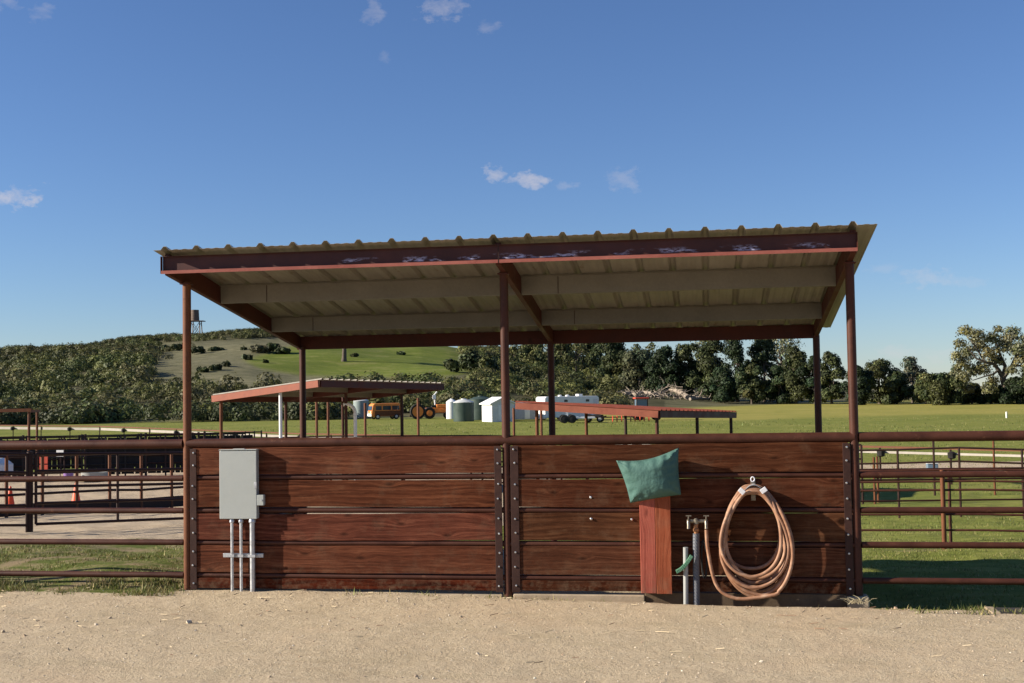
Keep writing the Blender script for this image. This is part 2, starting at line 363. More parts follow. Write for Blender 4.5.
def ground_mat():
    t = NT('ground_cover'); p = t.geo(); A = t.n('ShaderNodeVertexColor', layer_name='zone_near'); B = t.n('ShaderNodeVertexColor', layer_name='zone_far')
    sa = t.n('ShaderNodeSeparateColor'); t.l(A.outputs[0], sa.inputs[0]); sb = t.n('ShaderNodeSeparateColor'); t.l(B.outputs[0], sb.inputs[0])
    n05 = t.noise(p, .5, 5, .6); n2 = t.noise(p, 2.2, 5, .65); n9 = t.noise(p, 9, 5, .7); n40 = t.noise(p, 42, 4, .7); n120 = t.noise(p, 130, 3, .7)
    far = t.noise(t.geo((.12, .12, .12)), 1.0, 8, .75); stretch = t.noise(t.geo((.5, .9, 1)), 1.3, 6, .75)
    def edge(s, w=.5):
        return t.math('MULTIPLY_ADD', t.math('SUBTRACT', t.math('ADD', s, t.math('MULTIPLY', t.math('SUBTRACT', t.math('ADD', t.math('MULTIPLY', n9, .6), t.math('MULTIPLY', n2, .4)), .5), 1.6)), .5), 4.0, .5, True)
    g = t.math('ADD', t.math('MULTIPLY', n05, .25), t.math('ADD', t.math('MULTIPLY', n9, .25), t.math('ADD', t.math('MULTIPLY', n40, .3), t.math('MULTIPLY', n120, .2))))
    gravel = t.ramp(g, [(.30, (.28, .205, .125)), (.47, (.485, .39, .262)), (.62, (.605, .505, .352)), (.74, (.69, .605, .455))])
    pv = t.n('ShaderNodeTexVoronoi'); t.l(p, pv.inputs['Vector']); pv.inputs['Scale'].default_value = 75
    gravel = t.mix(t.ramp(pv.outputs['Distance'], [(.55, 0.0), (.85, .55)]), gravel, (.22, .16, .10))
    gravel = t.mix(t.ramp(n05, [(.50, 0.0), (.66, .5)]), gravel, (.45, .325, .205)); gravel = t.mix(t.ramp(t.noise(t.geo((.8, 2.2, 1)), 1.0, 6, .75), [(.50, 0.0), (.64, .45)]), gravel, (.37, .30, .19))
    sand = t.ramp(t.math('ADD', t.math('MULTIPLY', n2, .5), t.math('MULTIPLY', n9, .5)), [(.32, (.25, .185, .12)), (.45, (.42, .33, .225)), (.7, (.51, .415, .295))])
    grass = t.ramp(t.math('ADD', t.math('MULTIPLY', n9, .35), t.math('ADD', t.math('MULTIPLY', n2, .35), t.math('MULTIPLY', n40, .3))), [(.34, (.065, .085, .020)), (.5, (.115, .135, .034)), (.66, (.19, .185, .065))])
    bare = t.ramp(t.math('ADD', t.math('MULTIPLY', n2, .6), t.math('MULTIPLY', n9, .4)), [(.47, 0.0), (.58, .85)])
    grass_n = t.mix(bare, grass, (.27, .20, .125))
    fieldc = t.ramp(t.math('ADD', t.math('MULTIPLY', far, .55), t.math('MULTIPLY', stretch, .45)), [(.34, (.125, .150, .030)), (.5, (.185, .198, .044)), (.66, (.26, .245, .07))])
    yellow = t.ramp(far, [(.35, (.22, .215, .05)), (.65, (.31, .27, .075))])
    dry = t.ramp(t.math('ADD', t.math('MULTIPLY', far, .5), t.math('MULTIPLY', stretch, .5)), [(.36, (.11, .108, .060)), (.5, (.155, .145, .084)), (.66, (.215, .20, .118))])
    green = t.ramp(t.math('ADD', t.math('MULTIPLY', far, .6), t.math('MULTIPLY', stretch, .4)), [(.34, (.085, .115, .020)), (.5, (.125, .155, .027)), (.62, (.175, .195, .042))])
    soil = t.ramp(far, [(.4, (.05, .05, .026)), (.65, (.10, .09, .05))])
    spk = t.noise(t.geo((1.6, 3.2, 1)), 1.0, 6, .8); fieldc = t.mix(t.ramp(spk, [(.36, .65), (.50, 0.0)]), fieldc, (.085, .105, .022)); fieldc = t.mix(t.ramp(spk, [(.55, 0.0), (.70, .6)]), fieldc, (.30, .27, .10)); hs_ = t.noise(t.geo((.22, .5, .5)), 1.0, 9, .85); dry = t.mix(t.ramp(hs_, [(.40, .8), (.52, 0.0)]), dry, (.075, .078, .038)); dry = t.mix(t.ramp(hs_, [(.54, 0.0), (.66, .6)]), dry, (.24, .215, .13)); fieldc = t.mix(t.ramp(hs_, [(.54, 0.0), (.68, .55)]), fieldc, (.27, .235, .085)); fieldc = t.mix(t.ramp(hs_, [(.36, .6), (.48, 0.0)]), fieldc, (.10, .135, .028)); green = t.mix(t.ramp(hs_, [(.36, .55), (.48, 0.0)]), green, (.075, .10, .022)); green = t.mix(t.ramp(spk, [(.36, .5), (.50, 0.0)]), green, (.07, .09, .02)); green = t.mix(t.ramp(far, [(.52, 0.0), (.66, .55)]), green, (.22, .20, .085))
    c = fieldc
    c = t.mix(sb.outputs[2], c, yellow); c = t.mix(sb.outputs[0], c, dry); c = t.mix(sb.outputs[1], c, green)
    c = t.mix(A.outputs['Alpha'], c, soil)
    c = t.mix(edge(sa.outputs[1]), c, grass_n); c = t.mix(edge(sa.outputs[2]), c, sand); c = t.mix(edge(sa.outputs[0]), c, gravel)
    h = t.math('ADD', t.math('MULTIPLY', n9, .5), t.math('ADD', t.math('MULTIPLY', n40, .35), t.math('MULTIPLY', n120, .2)))
    t.bump(h, .8, .035); t.p.inputs['Specular IOR Level'].default_value = .05
    return t.fin(c, .95)
def make_ground():
    us = np.concatenate([np.arange(-150, 1175, 2.5)])
    th = np.arctan((us-512)/FPX)
    coarse_r = np.linspace(th[-1], math.pi, 24)[1:]; coarse_l = np.linspace(-math.pi, th[0], 24)[1:-1]
    th = np.concatenate([coarse_l, th, coarse_r]); nc = len(th)
    rr = list(np.linspace(.4, 7, 14))[:-1]+list(np.arange(7, 15.5, .05)); r = rr[-1]
    while r < 60: r *= 1.014; rr.append(r)
    while r < 700: r *= 1.017; rr.append(r)
    rr += [900, 1300, 2000, 3200]; rr = np.array(rr); nr = len(rr)
    # rows of constant forward depth inside the view, circles behind
    TT, RR = np.meshgrid(th, rr)
    k = np.where(np.abs(TT) < .62, 1/np.cos(np.clip(TT, -.62, .62)), 1/np.cos(.62))
    RR = RR*k; l = RR*np.sin(TT); d = RR*np.cos(TT)
    x = CX+rt0.x*l+FWH.x*d; y = CY+rt0.y*l+FWH.y*d; z = ground(x, y)
    V = np.stack([x, y, z], -1).reshape(-1, 3)
    i = np.arange(nr-1)[:, None]*nc; j = np.arange(nc)[None, :]; jn = (j+1) % nc
    F = np.stack([i+j, i+jn, i+nc+jn, i+nc+j], -1).reshape(-1, 4)
    V = np.vstack([V, [[CX, CY, gz(CX, CY)]]]); cidx = len(V)-1
    x, y, z = V.T; u, v, D = uvD(x, y, z)
    D = np.hypot(x-CX, y-CY)*np.where(D > 0, 1, -1); Df = (x-CX)*FWH.x+(y-CY)*FWH.y
    infront = Df > 2; u = np.where(infront, u, 5000.)
    bl = np.where(x < 0, -.22, -.40)
    pad = ((np.abs(x) < 3.12) & (y < 3.9))
    gravel = np.where(pad, 1.0, 1-sstep(bl-.22, bl+.22, y))
    lanestart = np.interp(u, [-100, 190, 400, 560], [17.4, 17.9, 19, 22])
    sandm = sstep(lanestart-.5, lanestart+.5, Df)*(1-sstep(540, 590, u))*(1-sstep(46, 50, Df))*infront
    strip = sstep(44, 45.5, Df)*(1-sstep(50, 52, Df))*sstep(600, 760, u)*infront
    sandm = np.maximum(sandm, strip*.85)
    grassn = np.where(infront & (Df < 19) & (u < 420), 1.0, 0.0)*.9
    wornr = np.exp(-((Df-17.2)/.7)**2)*sstep(860, 900, u)*.55
    grassn = np.maximum(grassn, np.where(infront & (u > 700), wornr, 0))
    g, dr, cov = hill_masks(u, v); onhill = sstep(.0, .06, (Df-np.interp(u, [-200, 450, 700, 900], [146, 150, 190, 225]))/270.)*infront
    yel = sstep(124, 134, Df+(vnoise(x, y, 25, 9)-.5)*12)*(1-onhill)*sstep(520, 640, u)*infront
    zn = np.stack([gravel, grassn, sandm, np.clip(cov*onhill*1.0, 0, 1)], -1); zf = np.stack([dr*onhill, g*onhill, yel, np.ones_like(u)], -1)
    o = npmesh('ground', V, F, ground_mat(), smooth=True)
    for nm, arr in (('zone_near', zn), ('zone_far', zf)):
        a = o.data.color_attributes.new(nm, 'FLOAT_COLOR', 'POINT'); a.data.foreach_set('color', arr.astype(np.float32).ravel())
    # close the little hole right under the camera
    bm = bmesh.new(); bm.from_mesh(o.data); bm.verts.ensure_lookup_table()
    for j in range(nc):
        try: bm.faces.new((bm.verts[cidx], bm.verts[(j+1) % nc], bm.verts[j]))
        except ValueError: pass
    bm.normal_update(); bm.to_mesh(o.data); bm.free()
    return tag(o, kind='structure')
make_ground()

# ------------------------------------------------------------------ main pipe shelter
ZR = 1.40; PR = .039
SH = thing('stable_shelter', 'open pipe shelter with ribbed shed roof and stained plank wall facing the gravel', 'shelter', (0, 0, 0))
def zs0(y): return 3.072-.152*y
def zs(y): return 3.112-.165*y          # underside of the roof sheet
for i, X in enumerate((-3.05, 0, 3.05)):
    m_ = MB().tube([(X, 0, -.06), (X, 0, 2.93)], PR, 16)
    m_.build('post', M['pipe_rust'] if i == 0 else M['pipe'], SH, True)
    MB().tube([(X, 3.33, -.45), (X, 3.33, 2.43)], PR, 14).build('post', M['pipe'], SH, True)
    # saddle plate on each front post
    MB().box(X-.05, X+.05, -.05, .05, 2.905, 2.917).build('cap_plate', M['primer'], SH)
MB().tube([(-3.05, 0, ZR), (3.05, 0, ZR)], .045, 16).build('top_rail', M['pipe'], SH, True)
for z in (1.08, .775, .475, .172):
    MB().tube([(-3.05, -.004, z), (3.05, -.004, z)], .0265, 12).build('rail', M['pipe'], SH, True)
PZ = [(1.109, 1.358), (.804, 1.0515), (.5035, .7475), (.2005, .448), (.060, .151)]
def plank(x0, x1, z0, z1, seed):
    r = random.Random(seed); n = 26; vs = []; fs = []
    ph = [r.uniform(0, 6.3) for _ in range(6)]; bow = r.uniform(-.005, .005); tilt = r.uniform(-.004, .004)
    for i in range(n+1):
        s_ = i/n; x = x0+(x1-x0)*s_
        a = .0022*math.sin(7*s_+ph[0])+.0015*math.sin(19*s_+ph[1])+bow*math.sin(math.pi*s_)+tilt*(s_-.5)
        b = .0022*math.sin(6*s_+ph[2])+.0015*math.sin(23*s_+ph[3])+bow*math.sin(math.pi*s_)+tilt*(s_-.5)
        q = .003*math.sin(5*s_+ph[4])
        vs += [(x, -.036+q, z0+a), (x, .001+q, z0+a), (x, .001+q, z1+b), (x, -.036+q, z1+b)]
    for i in range(n):
        for k in range(4): fs.append((i*4+k, i*4+(k+1) % 4, i*4+4+(k+1) % 4, i*4+4+k))
    fs += [(3, 2, 1, 0), (n*4, n*4+1, n*4+2, n*4+3)]
    return MB().add(vs, fs)
sd = 0
for X in (-3.05, 3.05):                      # planked sides of the stall
    for z in (1.08, .775, .475, .172): MB().tube([(X, .04, z), (X, 3.3, z)], .0265, 10).build('rail', M['pipe'], SH, True)
    for z0, z1 in PZ: MB().box(X-.018, X+.018, .06, 3.28, z0 if z0 > .1 else -.3, min(z1, 1.29)).build('side_plank', M['plank'], SH, bevel=.004)
for x0, x1 in ((-2.985, -.055), (.06, 2.99)):
    for z0, z1 in PZ:
        sd += 1; dz = random.uniform(-.0015, .003)
        plank(x0, x1, z0+dz, z1+random.uniform(-.0015, .003), sd).build('plank', M['plank' if x0 < 0 else 'plank_brown'], SH, bevel=.004)
BZ = [1.32, 1.20, 1.01, .88, .70, .57, .40, .27, .10]
for x0, x1 in ((-3.008, -2.945), (-.107, -.040), (.040, .113), (2.945, 3.008)):
    pl = MB().box(x0, x1, -.044, -.0375, .045, 1.352).build('steel_strap', M['plate'], SH, bevel=.002)
    for z in BZ: MB().lathe([(.0105, -.046), (.0105, -.0475), (.008, -.0515), (.002, -.053)], (0.5*(x0+x1)+random.uniform(-.006, .006), 0, z+random.uniform(-.006, .006)), 8, 'y').build('bolt', M['bolt'], pl, True)
for x, z in ((.76, .89), (1.12, .89), (.76, .70), (1.12, .695)): MB().lathe([(.011, -.038), (.011, -.042), (.003, -.047)], (x, 0, z), 8, 'y').build('bolt', M['bolt'], SH, True)
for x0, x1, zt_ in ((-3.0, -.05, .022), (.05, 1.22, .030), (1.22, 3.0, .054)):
    MB().box(x0, x1, -.052 if x0 < 1 else -.030, .09, -.25, zt_).build('concrete_sill', M['concrete' if x0 < 1 else 'shaded_concrete'], SH, bevel=.008)
MB().box(2.95, 3.13, -.085, .10, -.3, .042).build('footing', M['concrete'], SH, bevel=.012)
# roof
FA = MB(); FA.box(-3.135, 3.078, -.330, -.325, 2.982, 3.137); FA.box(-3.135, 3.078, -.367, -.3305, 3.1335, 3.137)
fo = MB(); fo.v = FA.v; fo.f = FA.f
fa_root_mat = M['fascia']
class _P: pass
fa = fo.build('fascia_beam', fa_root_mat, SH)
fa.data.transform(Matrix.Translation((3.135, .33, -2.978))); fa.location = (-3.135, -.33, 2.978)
MB().box(-3.135, .0115, -.367, -.3305, 2.978, 2.9815).box(-3.135, .0115, -.3705, -.3675, 2.974, 3.004).build('fascia_lip', M['sunlit_lip'], SH); MB().box(.0225, 3.078, -.367, -.3305, 2.978, 2.9815).box(.0225, 3.078, -.3705, -.3675, 2.974, 3.004).build('fascia_lip', M['sunlit_lip'], SH)
for x in (-3.139, 3.08): MB().box(x-.0035, x, -.367, -.327, 2.978, 3.137).build('end_plate', M['primer'], SH)
MB().box(.012, .022, -.371, -.3672, 2.976, 3.139).build('splice_plate', M['dark_pipe'], SH)
for X in (-3.10, 0, 3.045):
    m_ = MB()
    for s_ in (-1,):
        poly = [(-.322, zs0(-.322)-.155), (3.32, zs0(3.32)-.155), (3.32, zs(3.32)-.004), (-.322, zs(-.322)-.004)]
        m_.prism(poly, 'x', X-.02, X+.03)
    m_.build('rafter', M['primer'], SH, bevel=.004)
for y in (.86, 2.32):
    for x0, x1 in ((-3.068, -.022), (.032, 3.023)):
        m_ = MB(); z1 = zs(y)-.004; z0 = zs0(y)-.154
        m_.prism([(y, z0), (y+.05, z0), (y+.05, z0+.004), (y+.004, z0+.004), (y+.004, z1), (y-.045, z1+.0065), (y-.045, z1+.0025), (y, z1-.004)], 'x', x0, x1)
        po = m_.build('purlin', M['purlin'], SH)
        xm = x0+(x1-x0)*(.16 if x0 < -1 else .12)
        MB().box(xm, xm+.006, y-.0035, y-.001, z0+.002, z1-.006).build('lap_seam', M['plate'], po)
zb = zs(3.35)-.006
MB().prism([(3.33, zb-.155), (3.38, zb-.155), (3.38, zb), (3.33, zb+.003)], 'x', -3.12, 3.075).build('rear_beam', M['primer'], SH, bevel=.003)
def ribbed(x0, x1, pts_front, pts_back, n_rib, rib_h, rib_w, ny=14, nz=(0, 0, 1), thick=.0022, phase=.35):
    "ribbed roofing: profile across x0..x1 (0..1 along the eave), swept from the front edge to the back edge"
    f0, f1 = Vector(pts_front[0]), Vector(pts_front[1]); b0, b1 = Vector(pts_back[0]), Vector(pts_back[1])
    W = (f1-f0).length; prof = [(0, 0)]
    sp = W/n_rib
    for k in range(n_rib):
        c = (k+phase)*sp
        for dx, h in ((-rib_w, 0), (-rib_w*.38, 1), (rib_w*.38, 1), (rib_w, 0)):
            if 0 < c+dx < W: prof.append((c+dx, h*rib_h))
        for q in (.36, .64):
            for dx, h in ((-.03, 0), (-.012, .12), (.012, .12), (.03, 0)):
                if 0 < c+q*sp+dx < W: prof.append((c+q*sp+dx, h*rib_h))
    prof.append((W, 0)); n = len(prof); up = Vector(nz); vs = []
    nrm = (f1-f0).cross(b0-f0).normalized(); nrm = nrm if nrm.z > 0 else -nrm
    for j in range(ny+1):
        s_ = j/ny; a = f0.lerp(b0, s_); b = f1.lerp(b1, s_)
        for d, h in prof: vs.append(a.lerp(b, d/W)+nrm*h)
    lay = len(vs)
    vs += [p+nrm*thick for p in vs]
    fs = []
    for j in range(ny):
        for i in range(n-1):
            q = (j*n+i, j*n+i+1, (j+1)*n+i+1, (j+1)*n+i); fs += [q, tuple(lay+k for k in reversed(q))]
    for i in range(n-1): fs += [(i, lay+i, lay+i+1, i+1), (ny*n+i+1, lay+ny*n+i+1, lay+ny*n+i, ny*n+i)]
    for j in range(ny): fs += [((j+1)*n, lay+(j+1)*n, lay+j*n, j*n), (j*n+n-1, lay+j*n+n-1, lay+(j+1)*n+n-1, (j+1)*n+n-1)]
    return MB().add(vs, fs)
ribbed(0, 1, ((-3.175, -.44, zs(-.44)), (3.235, -.44, zs(-.44))), ((-3.175, 3.56, zs(3.56)), (3.235, 3.56, zs(3.56))), 21, .033, .037).build('roof_sheet', M['sheet'], SH)

# ------------------------------------------------------------------ things on the wall
EB = thing('electrical_cabinet', 'grey steel electrical cabinet on three conduits at the left of the plank wall', 'electrical box', (-2.51, -.075, .0))
MB().box(-2.688, -2.330, -.095, -.040, .706, 1.338).build('cabinet_body', M['box_dark'], EB, bevel=.004)
d_ = MB().box(-2.690, -2.328, -.109, -.0955, .704, 1.332).build('door', M['box'], EB, bevel=.005)
MB().box(-2.693, -2.325, -.114, -.04, 1.3385, 1.3465).build('rain_hood', M['box'], EB, bevel=.003)
MB().box(-2.56, -2.45, -.1, -.06, 1.347, 1.353).build('top_flange', M['box'], EB, bevel=.002)
MB().box(-2.352, -2.3275, -.1125, -.1092, .985, 1.045).build('hasp', M['galv'], EB, bevel=.001)
sw = MB().box(-2.3285, -2.262, -.108, -.062, .828, .925).build('side_switch', M['box'], EB, bevel=.004)
MB().tube([(-2.281, -.109, .877), (-2.281, -.118, .877)], .008, 8).build('knob', M['galv'], sw, True)
for x, r in ((-2.580, .0135), (-2.492, .0135), (-2.382, .023)):
    c_ = MB().tube([(x, -.082, -.05), (x, -.082, .7035)], r, 14).build('conduit', M['galv'], EB, True)
    MB().lathe([(r+.003, .668), (r+.009, .672), (r+.009, .69), (r+.004, .702)], (x, -.082, 0), 12).build('fitting', M['galv'], c_, True)
    MB().box(x-r-.012, x+r+.012, -.082-r-.003, -.082-r, .352, .376).build('pipe_clamp', M['galv'], c_, bevel=.001)
MB().prism([(-.066, .345), (-.044, .345), (-.044, .382), (-.066, .382)], 'x', -2.675, -2.285).build('strut_channel', M['galv'], EB, bevel=.002)

PC = thing('pipe_cover', 'upright red stained two-board cover under the green cushion', 'board cover', (1.33, -.09, .06))
MB().box(1.195, 1.3285, -.142, -.118, .064, .912).build('board', M['red_board'], PC, bevel=.004)
MB().box(1.3305, 1.464, -.142, -.118, .060, .912).build('board', M['red_board'], PC, bevel=.004)
for x0 in (1.197, 1.440): MB().box(x0, x0+.022, -.1175, -.038, .066, .90).build('side_board', M['red_board'], PC, bevel=.003)

def cushion():
    n = 44; m = 34; TL, TR, BR, BL = [Vector(p) for p in ((1.0, 0, 1.222), (1.548, 0, 1.330), (1.560, 0, .922), (1.118, 0, .850))]
    vs = []; fs = []; r = random.Random(3)
    def pt(s, t, side):
        # pull the sides in between the four ears
        e = .018; ss = s; tt = t
        p = (TL*(1-ss)+TR*ss)*(1-tt)+(BL*(1-ss)+BR*ss)*tt
        inx = math.sin(math.pi*t)*(1-2*s); inz = math.sin(math.pi*s)*(1-2*t)
        p.x += e*.72*inx*(abs(1-2*s)**2); p.z -= (.044 if t < .5 else .004)*inz*(abs(1-2*t)**2)
        q = (max(0, 1-abs(2*s-1)**2.6)*max(0, 1-abs(2*t-1)**2.6))**.62
        th = .125*q
        ang = math.atan2(t-.5, s-.5); rad = min(1, math.hypot(s-.5, t-.5)*2)
        w = 0
        # gathered folds running in from the top seam and the corners
        w += (.013+.009*math.sin(9*s+1))*math.sin(2*math.pi*s*6.3+2.2*math.sin(5*s+1))*math.exp(-t*(6.5+2*math.sin(11*s)))
        w += .006*math.sin(2*math.pi*t*6+2)*math.exp(-(1-s)*7)+.005*math.sin(2*math.pi*t*5)*math.exp(-s*8)
        w += .006*math.sin(2*math.pi*s*6)*math.exp(-(1-t)*8)
        for cs, ct in ((0, 0), (1, 0), (1, 1), (0, 1)):
            d = math.hypot(s-cs, t-ct); a2 = math.atan2(abs(t-ct), abs(s-cs)); w += .020*math.sin(a2*8+cs*2+ct)*math.exp(-d*4.2)
        w += .012*math.sin(4*s+5*t+1)*math.sin(3*t-2*s)
        yy = -.150+side*(th+w*min(1, q*2.2))
        return Vector((p.x, yy, p.z))
    for side in (-1, 1):
        for j in range(m+1):
            for i in range(n+1): vs.append(pt(i/n, j/m, side))
    k = (n+1)*(m+1)
    for j in range(m):
        for i in range(n):
            q = (j*(n+1)+i, j*(n+1)+i+1, (j+1)*(n+1)+i+1, (j+1)*(n+1)+i); fs += [q, tuple(k+a for a in reversed(q))]
    o = MB().add(vs, fs)
    ob = o.build('cushion', M['cushion'], None, True)
    bm = bmesh.new(); bm.from_mesh(ob.data); bmesh.ops.remove_doubles(bm, verts=bm.verts, dist=.0008); bmesh.ops.recalc_face_normals(bm, faces=bm.faces); bm.to_mesh(ob.data); bm.free()
    for p in ob.data.polygons: p.use_smooth = True
    return ob
cu = cushion(); tag(cu, 'plump faded green cushion resting on the red board cover', 'cushion')

WH = thing('water_standpipe', 'tape-wrapped water standpipe with two brass taps beside the red board cover', 'standpipe', (1.68, -.14, 0))
MB().tube([(1.672, -.14, -.06), (1.675, -.14, .3), (1.682, -.14, .585)], .029, 14).build('wrapped_pipe', M['tape'], WH, True)
MB().lathe([(.019, .575), (.019, .60), (.026, .605), (.026, .625), (.018, .63), (.018, .665)], (1.682, -.14, 0), 10).build('neck', M['copper'], WH, True)
MB().tube([(1.612, -.14, .692), (1.70, -.14, .69), (1.772, -.14, .69)], .017, 10).lathe([(.024, .668), (.024, .705), (.012, .716)], (1.684, -.14, 0), 10).build('manifold', M['brass'], WH, True)
for x in (1.618, 1.770):
    tp = MB().tube([(x, -.14, .698), (x, -.165, .69), (x, -.178, .655), (x, -.18, .63)], [.016, .016, .014, .016], 10).build('tap', M['brass'], WH, True)
    MB().tube([(x, -.14, .70), (x, -.14, .735)], .006, 8).box(x-.024, x+.024, -.146, -.134, .733, .742).build('handle', M['brass'], tp, True)
cb = []
for i in range(90):
    a = i/89*2*math.pi*3.2; cb.append((1.745+.022*math.cos(a)+.003*math.sin(i), -.100+.018*math.sin(a*2), .36+.165*math.sin(a)))
MB().tube(cb, .007, 6).build('heat_cable', M['black_rubber'], WH, True)
GP = thing('drain_hydrant', 'short grey stub pipe with a curved green lever beside the standpipe', 'hydrant', (1.583, -.16, 0))
MB().tube([(1.580, -.16, -.05), (1.588, -.16, .468)], .0215, 14).build('stub_pipe', M['box_dark'], GP, True)
lv = []
for i in range(12):
    a = i/11; lv.append((1.505+.135*a, -.196, .262+.05*a+.09*a*a))
gl = MB()
for i in range(11): gl.bar(lv[i], Vector(lv[i+1])+(Vector(lv[i+1])-Vector(lv[i]))*.05, .032, .040-.001*i, (0, 1, 0))
gl.build('lever', M['green_paint'], GP, bevel=.004)

HH = thing('hose_hanger', 'pale metal hose hanger bolted to the second plank from the top', 'hose hanger', (2.18, -.04, 1.0))
arch = [(2.085+.19*i/12, -.10, .945+.062*math.sin(math.pi*i/12)) for i in range(13)]
for y0, y1 in ((-.20, -.19),):
    m_ = MB()
    for i in range(12):
        a, b = arch[i], arch[i+1]; m_.add([(a[0], -.17, a[2]), (b[0], -.17, b[2]), (b[0], -.037, b[2]), (a[0], -.037, a[2]), (a[0], -.17, a[2]-.004), (b[0], -.17, b[2]-.004), (b[0], -.037, b[2]-.004), (a[0], -.037, a[2]-.004)], [(0, 1, 2, 3), (7, 6, 5, 4), (0, 4, 5, 1), (2, 6, 7, 3)])
    m_.build('saddle', M['galv'], HH)
ty = [(2.178+.016*math.cos(a), -.045, 1.045+.02*math.sin(a)) for a in np.linspace(-2.2, 5.4, 16)]
MB().tube(ty, .0055, 8).build('hook_eye', M['plastic_white'], HH, True)
MB().box(2.16, 2.20, -.045, -.037, .86, 1.03).build('back_plate', M['brass'], HH, bevel=.002)
for x, z, a in ((2.078, .955, .75), (2.262, .962, -.62)):
    Mx = Matrix.Translation((x, -.2095, z)) @ Matrix.Rotation(a, 4, 'Y')
    MB().box(-.028, .028, -.004, .004, -.021, .021, Mx).build('clip', M['plastic_white'], HH, bevel=.003)

def hose():
    r = random.Random(12); pts = []
    tail = [(1.770, -.183, .622), (1.772, -.188, .52), (1.785, -.185, .40), (1.805, -.185, .28), (1.835, -.19, .17), (1.885, -.20, .095), (1.97, -.21, .052), (2.07, -.215, .037)]
    # loops: (x left, x right, bottom z, belly offset, y shift)
    loops = [(1.872, 2.470, .040, .02, -.235), (1.885, 2.460, .075, .03, -.20), (1.868, 2.455, .052, .03, -.165), (1.905, 2.44, .125, .0, -.125), (1.915, 2.42, .235, -.03, -.245), (1.90, 2.445, .16, .02, -.105), (1.925, 2.40, .275, -.02, -.085), (1.88, 2.455, .085, .03, -.06), (1.89, 2.455, .135, .0, -.225), (1.915, 2.41, .205, .02, -.185)]
    pts += [Vector(p) for p in tail]
    n = 40
    for k, (xl, xr, zb_, bo, y) in enumerate(loops):
        nx = loops[min(k+1, len(loops)-1)]
        for i in range(n):
            a = -math.pi/2+2*math.pi*i/n; f = i/n; sm = f*f*(3-2*f)
            L = [p*(1-sm)+q*sm for p, q in zip((xl, xr, zb_, bo, y), nx)]
            cxk = (L[0]+L[1])/2; rx = (L[1]-L[0])/2; zt = .985-.004*k+.018*math.sin(k*2.1)
            c_ = math.cos(a); s_ = math.sin(a)
            zc = L[2]+(zt-L[2])*(.40+.03*math.sin(k*1.7)); z = zc+(s_*(zt-zc) if s_ > 0 else s_*(zc-L[2]))
            narrow = 1-.10*max(0, s_)**1.5
            x = 2.172*(max(0, s_)**1.2)+(cxk+L[3])*(1-max(0, s_)**1.2)+math.copysign(abs(c_)**(.66 if s_ > 0 else 1.0), c_)*rx*narrow*(1 if s_ < 0 else 1-.26*s_**2)
            yy = L[4]*(1-.0*s_)
            if s_ > .6: yy = -.105-.012*(k-3)+(yy+.105+.012*(k-3))*(1-(s_-.6)/.4)
            if k == 0 and i < 3: continue
            pts.append(Vector((x+.006*math.sin(3*a+k), yy, z+.005*math.sin(2*a+k*2))))
    end = [(2.02, -.105, .36), (1.985, -.12, .34), (1.975, -.15, .385), (1.955, -.16, .43)]
    # smooth (Catmull-Rom)
    out = []
    for i in range(len(pts)-1):
        p0, p1, p2, p3 = pts[max(i-1, 0)], pts[i], pts[i+1], pts[min(i+2, len(pts)-1)]
        for s_ in (0, .5): out.append(.5*((2*p1)+(-p0+p2)*s_+(2*p0-5*p1+4*p2-p3)*s_**2+(-p0+3*p1-3*p2+p3)*s_**3))
    out.append(pts[-1])
    ob = MB().tube(out, .0155, 10).build('garden_hose', M['hose'], None, True)
    return ob
tag(hose(), 'faded orange rubber hose coiled in big loops on the plank wall', 'hose')

# ------------------------------------------------------------------ front pipe fences left and right of the shelter
def front_fence(xa, xb, label, posts):
    root = thing('pipe_fence', label, 'fence', ((xa+xb)/2, 0, gz((xa+xb)/2, 0)))
    MB().tube([(xa, 0, ZR), (xb, 0, ZR)], .044, 14).build('top_rail', M['pipe'], root, True)
    for z in (1.075, .772, .475, .170): MB().tube([(xa, -.004, z), (xb, -.004, z)], .0275, 12).build('rail', M['pipe'], root, True)
    for x in posts: MB().tube([(x, 0, -.6), (x, 0, ZR)], .039, 12).build('post', M['pipe'], root, True)
    return root
front_fence(-15.2, -3.09, 'rusty five-rail pipe fence running left from the shelter along the gravel', (-6.1, -9.15, -12.2, -15.2))
front_fence(3.09, 15.2, 'rusty five-rail pipe fence running right from the shelter over the grass', (6.1, 9.15, 12.2, 15.2))
gm = thing('ground_mat', 'dark rectangular mat in a pale concrete edge at the right end of the gravel', 'mat', (4.4, -.38, 0))
MB().box(4.09, 5.2, -.55, -.30, -.06, .006).build('mat_surface', M['rubber_mat'], gm, bevel=.004)
MB().box(4.02, 4.088, -.56, -.28, -.06, .009).build('concrete_edge', M['concrete'], gm, bevel=.006)
# ------------------------------------------------------------------ fences behind
def up(p, h): return Vector((p[0], p[1], p[2]+h))
def gp(u, D):
    "ground point in the direction of column u, D metres out"
    p = at(u, 400, D); return Vector((p.x, p.y, gz(p.x, p.y)))
def rail_fence(name, label, cat, A, B, nspan, heights, r, h, mat, postmat=None, rp=.035, group=None, posts=True):
    root = thing(name, label, cat, A.lerp(B, .5), group); P = [A.lerp(B, i/nspan) for i in range(nspan+1)]
    for p in P: p.z = gz(p.x, p.y)
    for z in heights: MB().tube([up(p, z) for p in P], r, 8).build('rail', mat, root, True)
    if posts:
        for p in P: MB().tube([up(p, -.2), up(p, h)], rp, 8).build('post', postmat or mat, root, True)
    return root
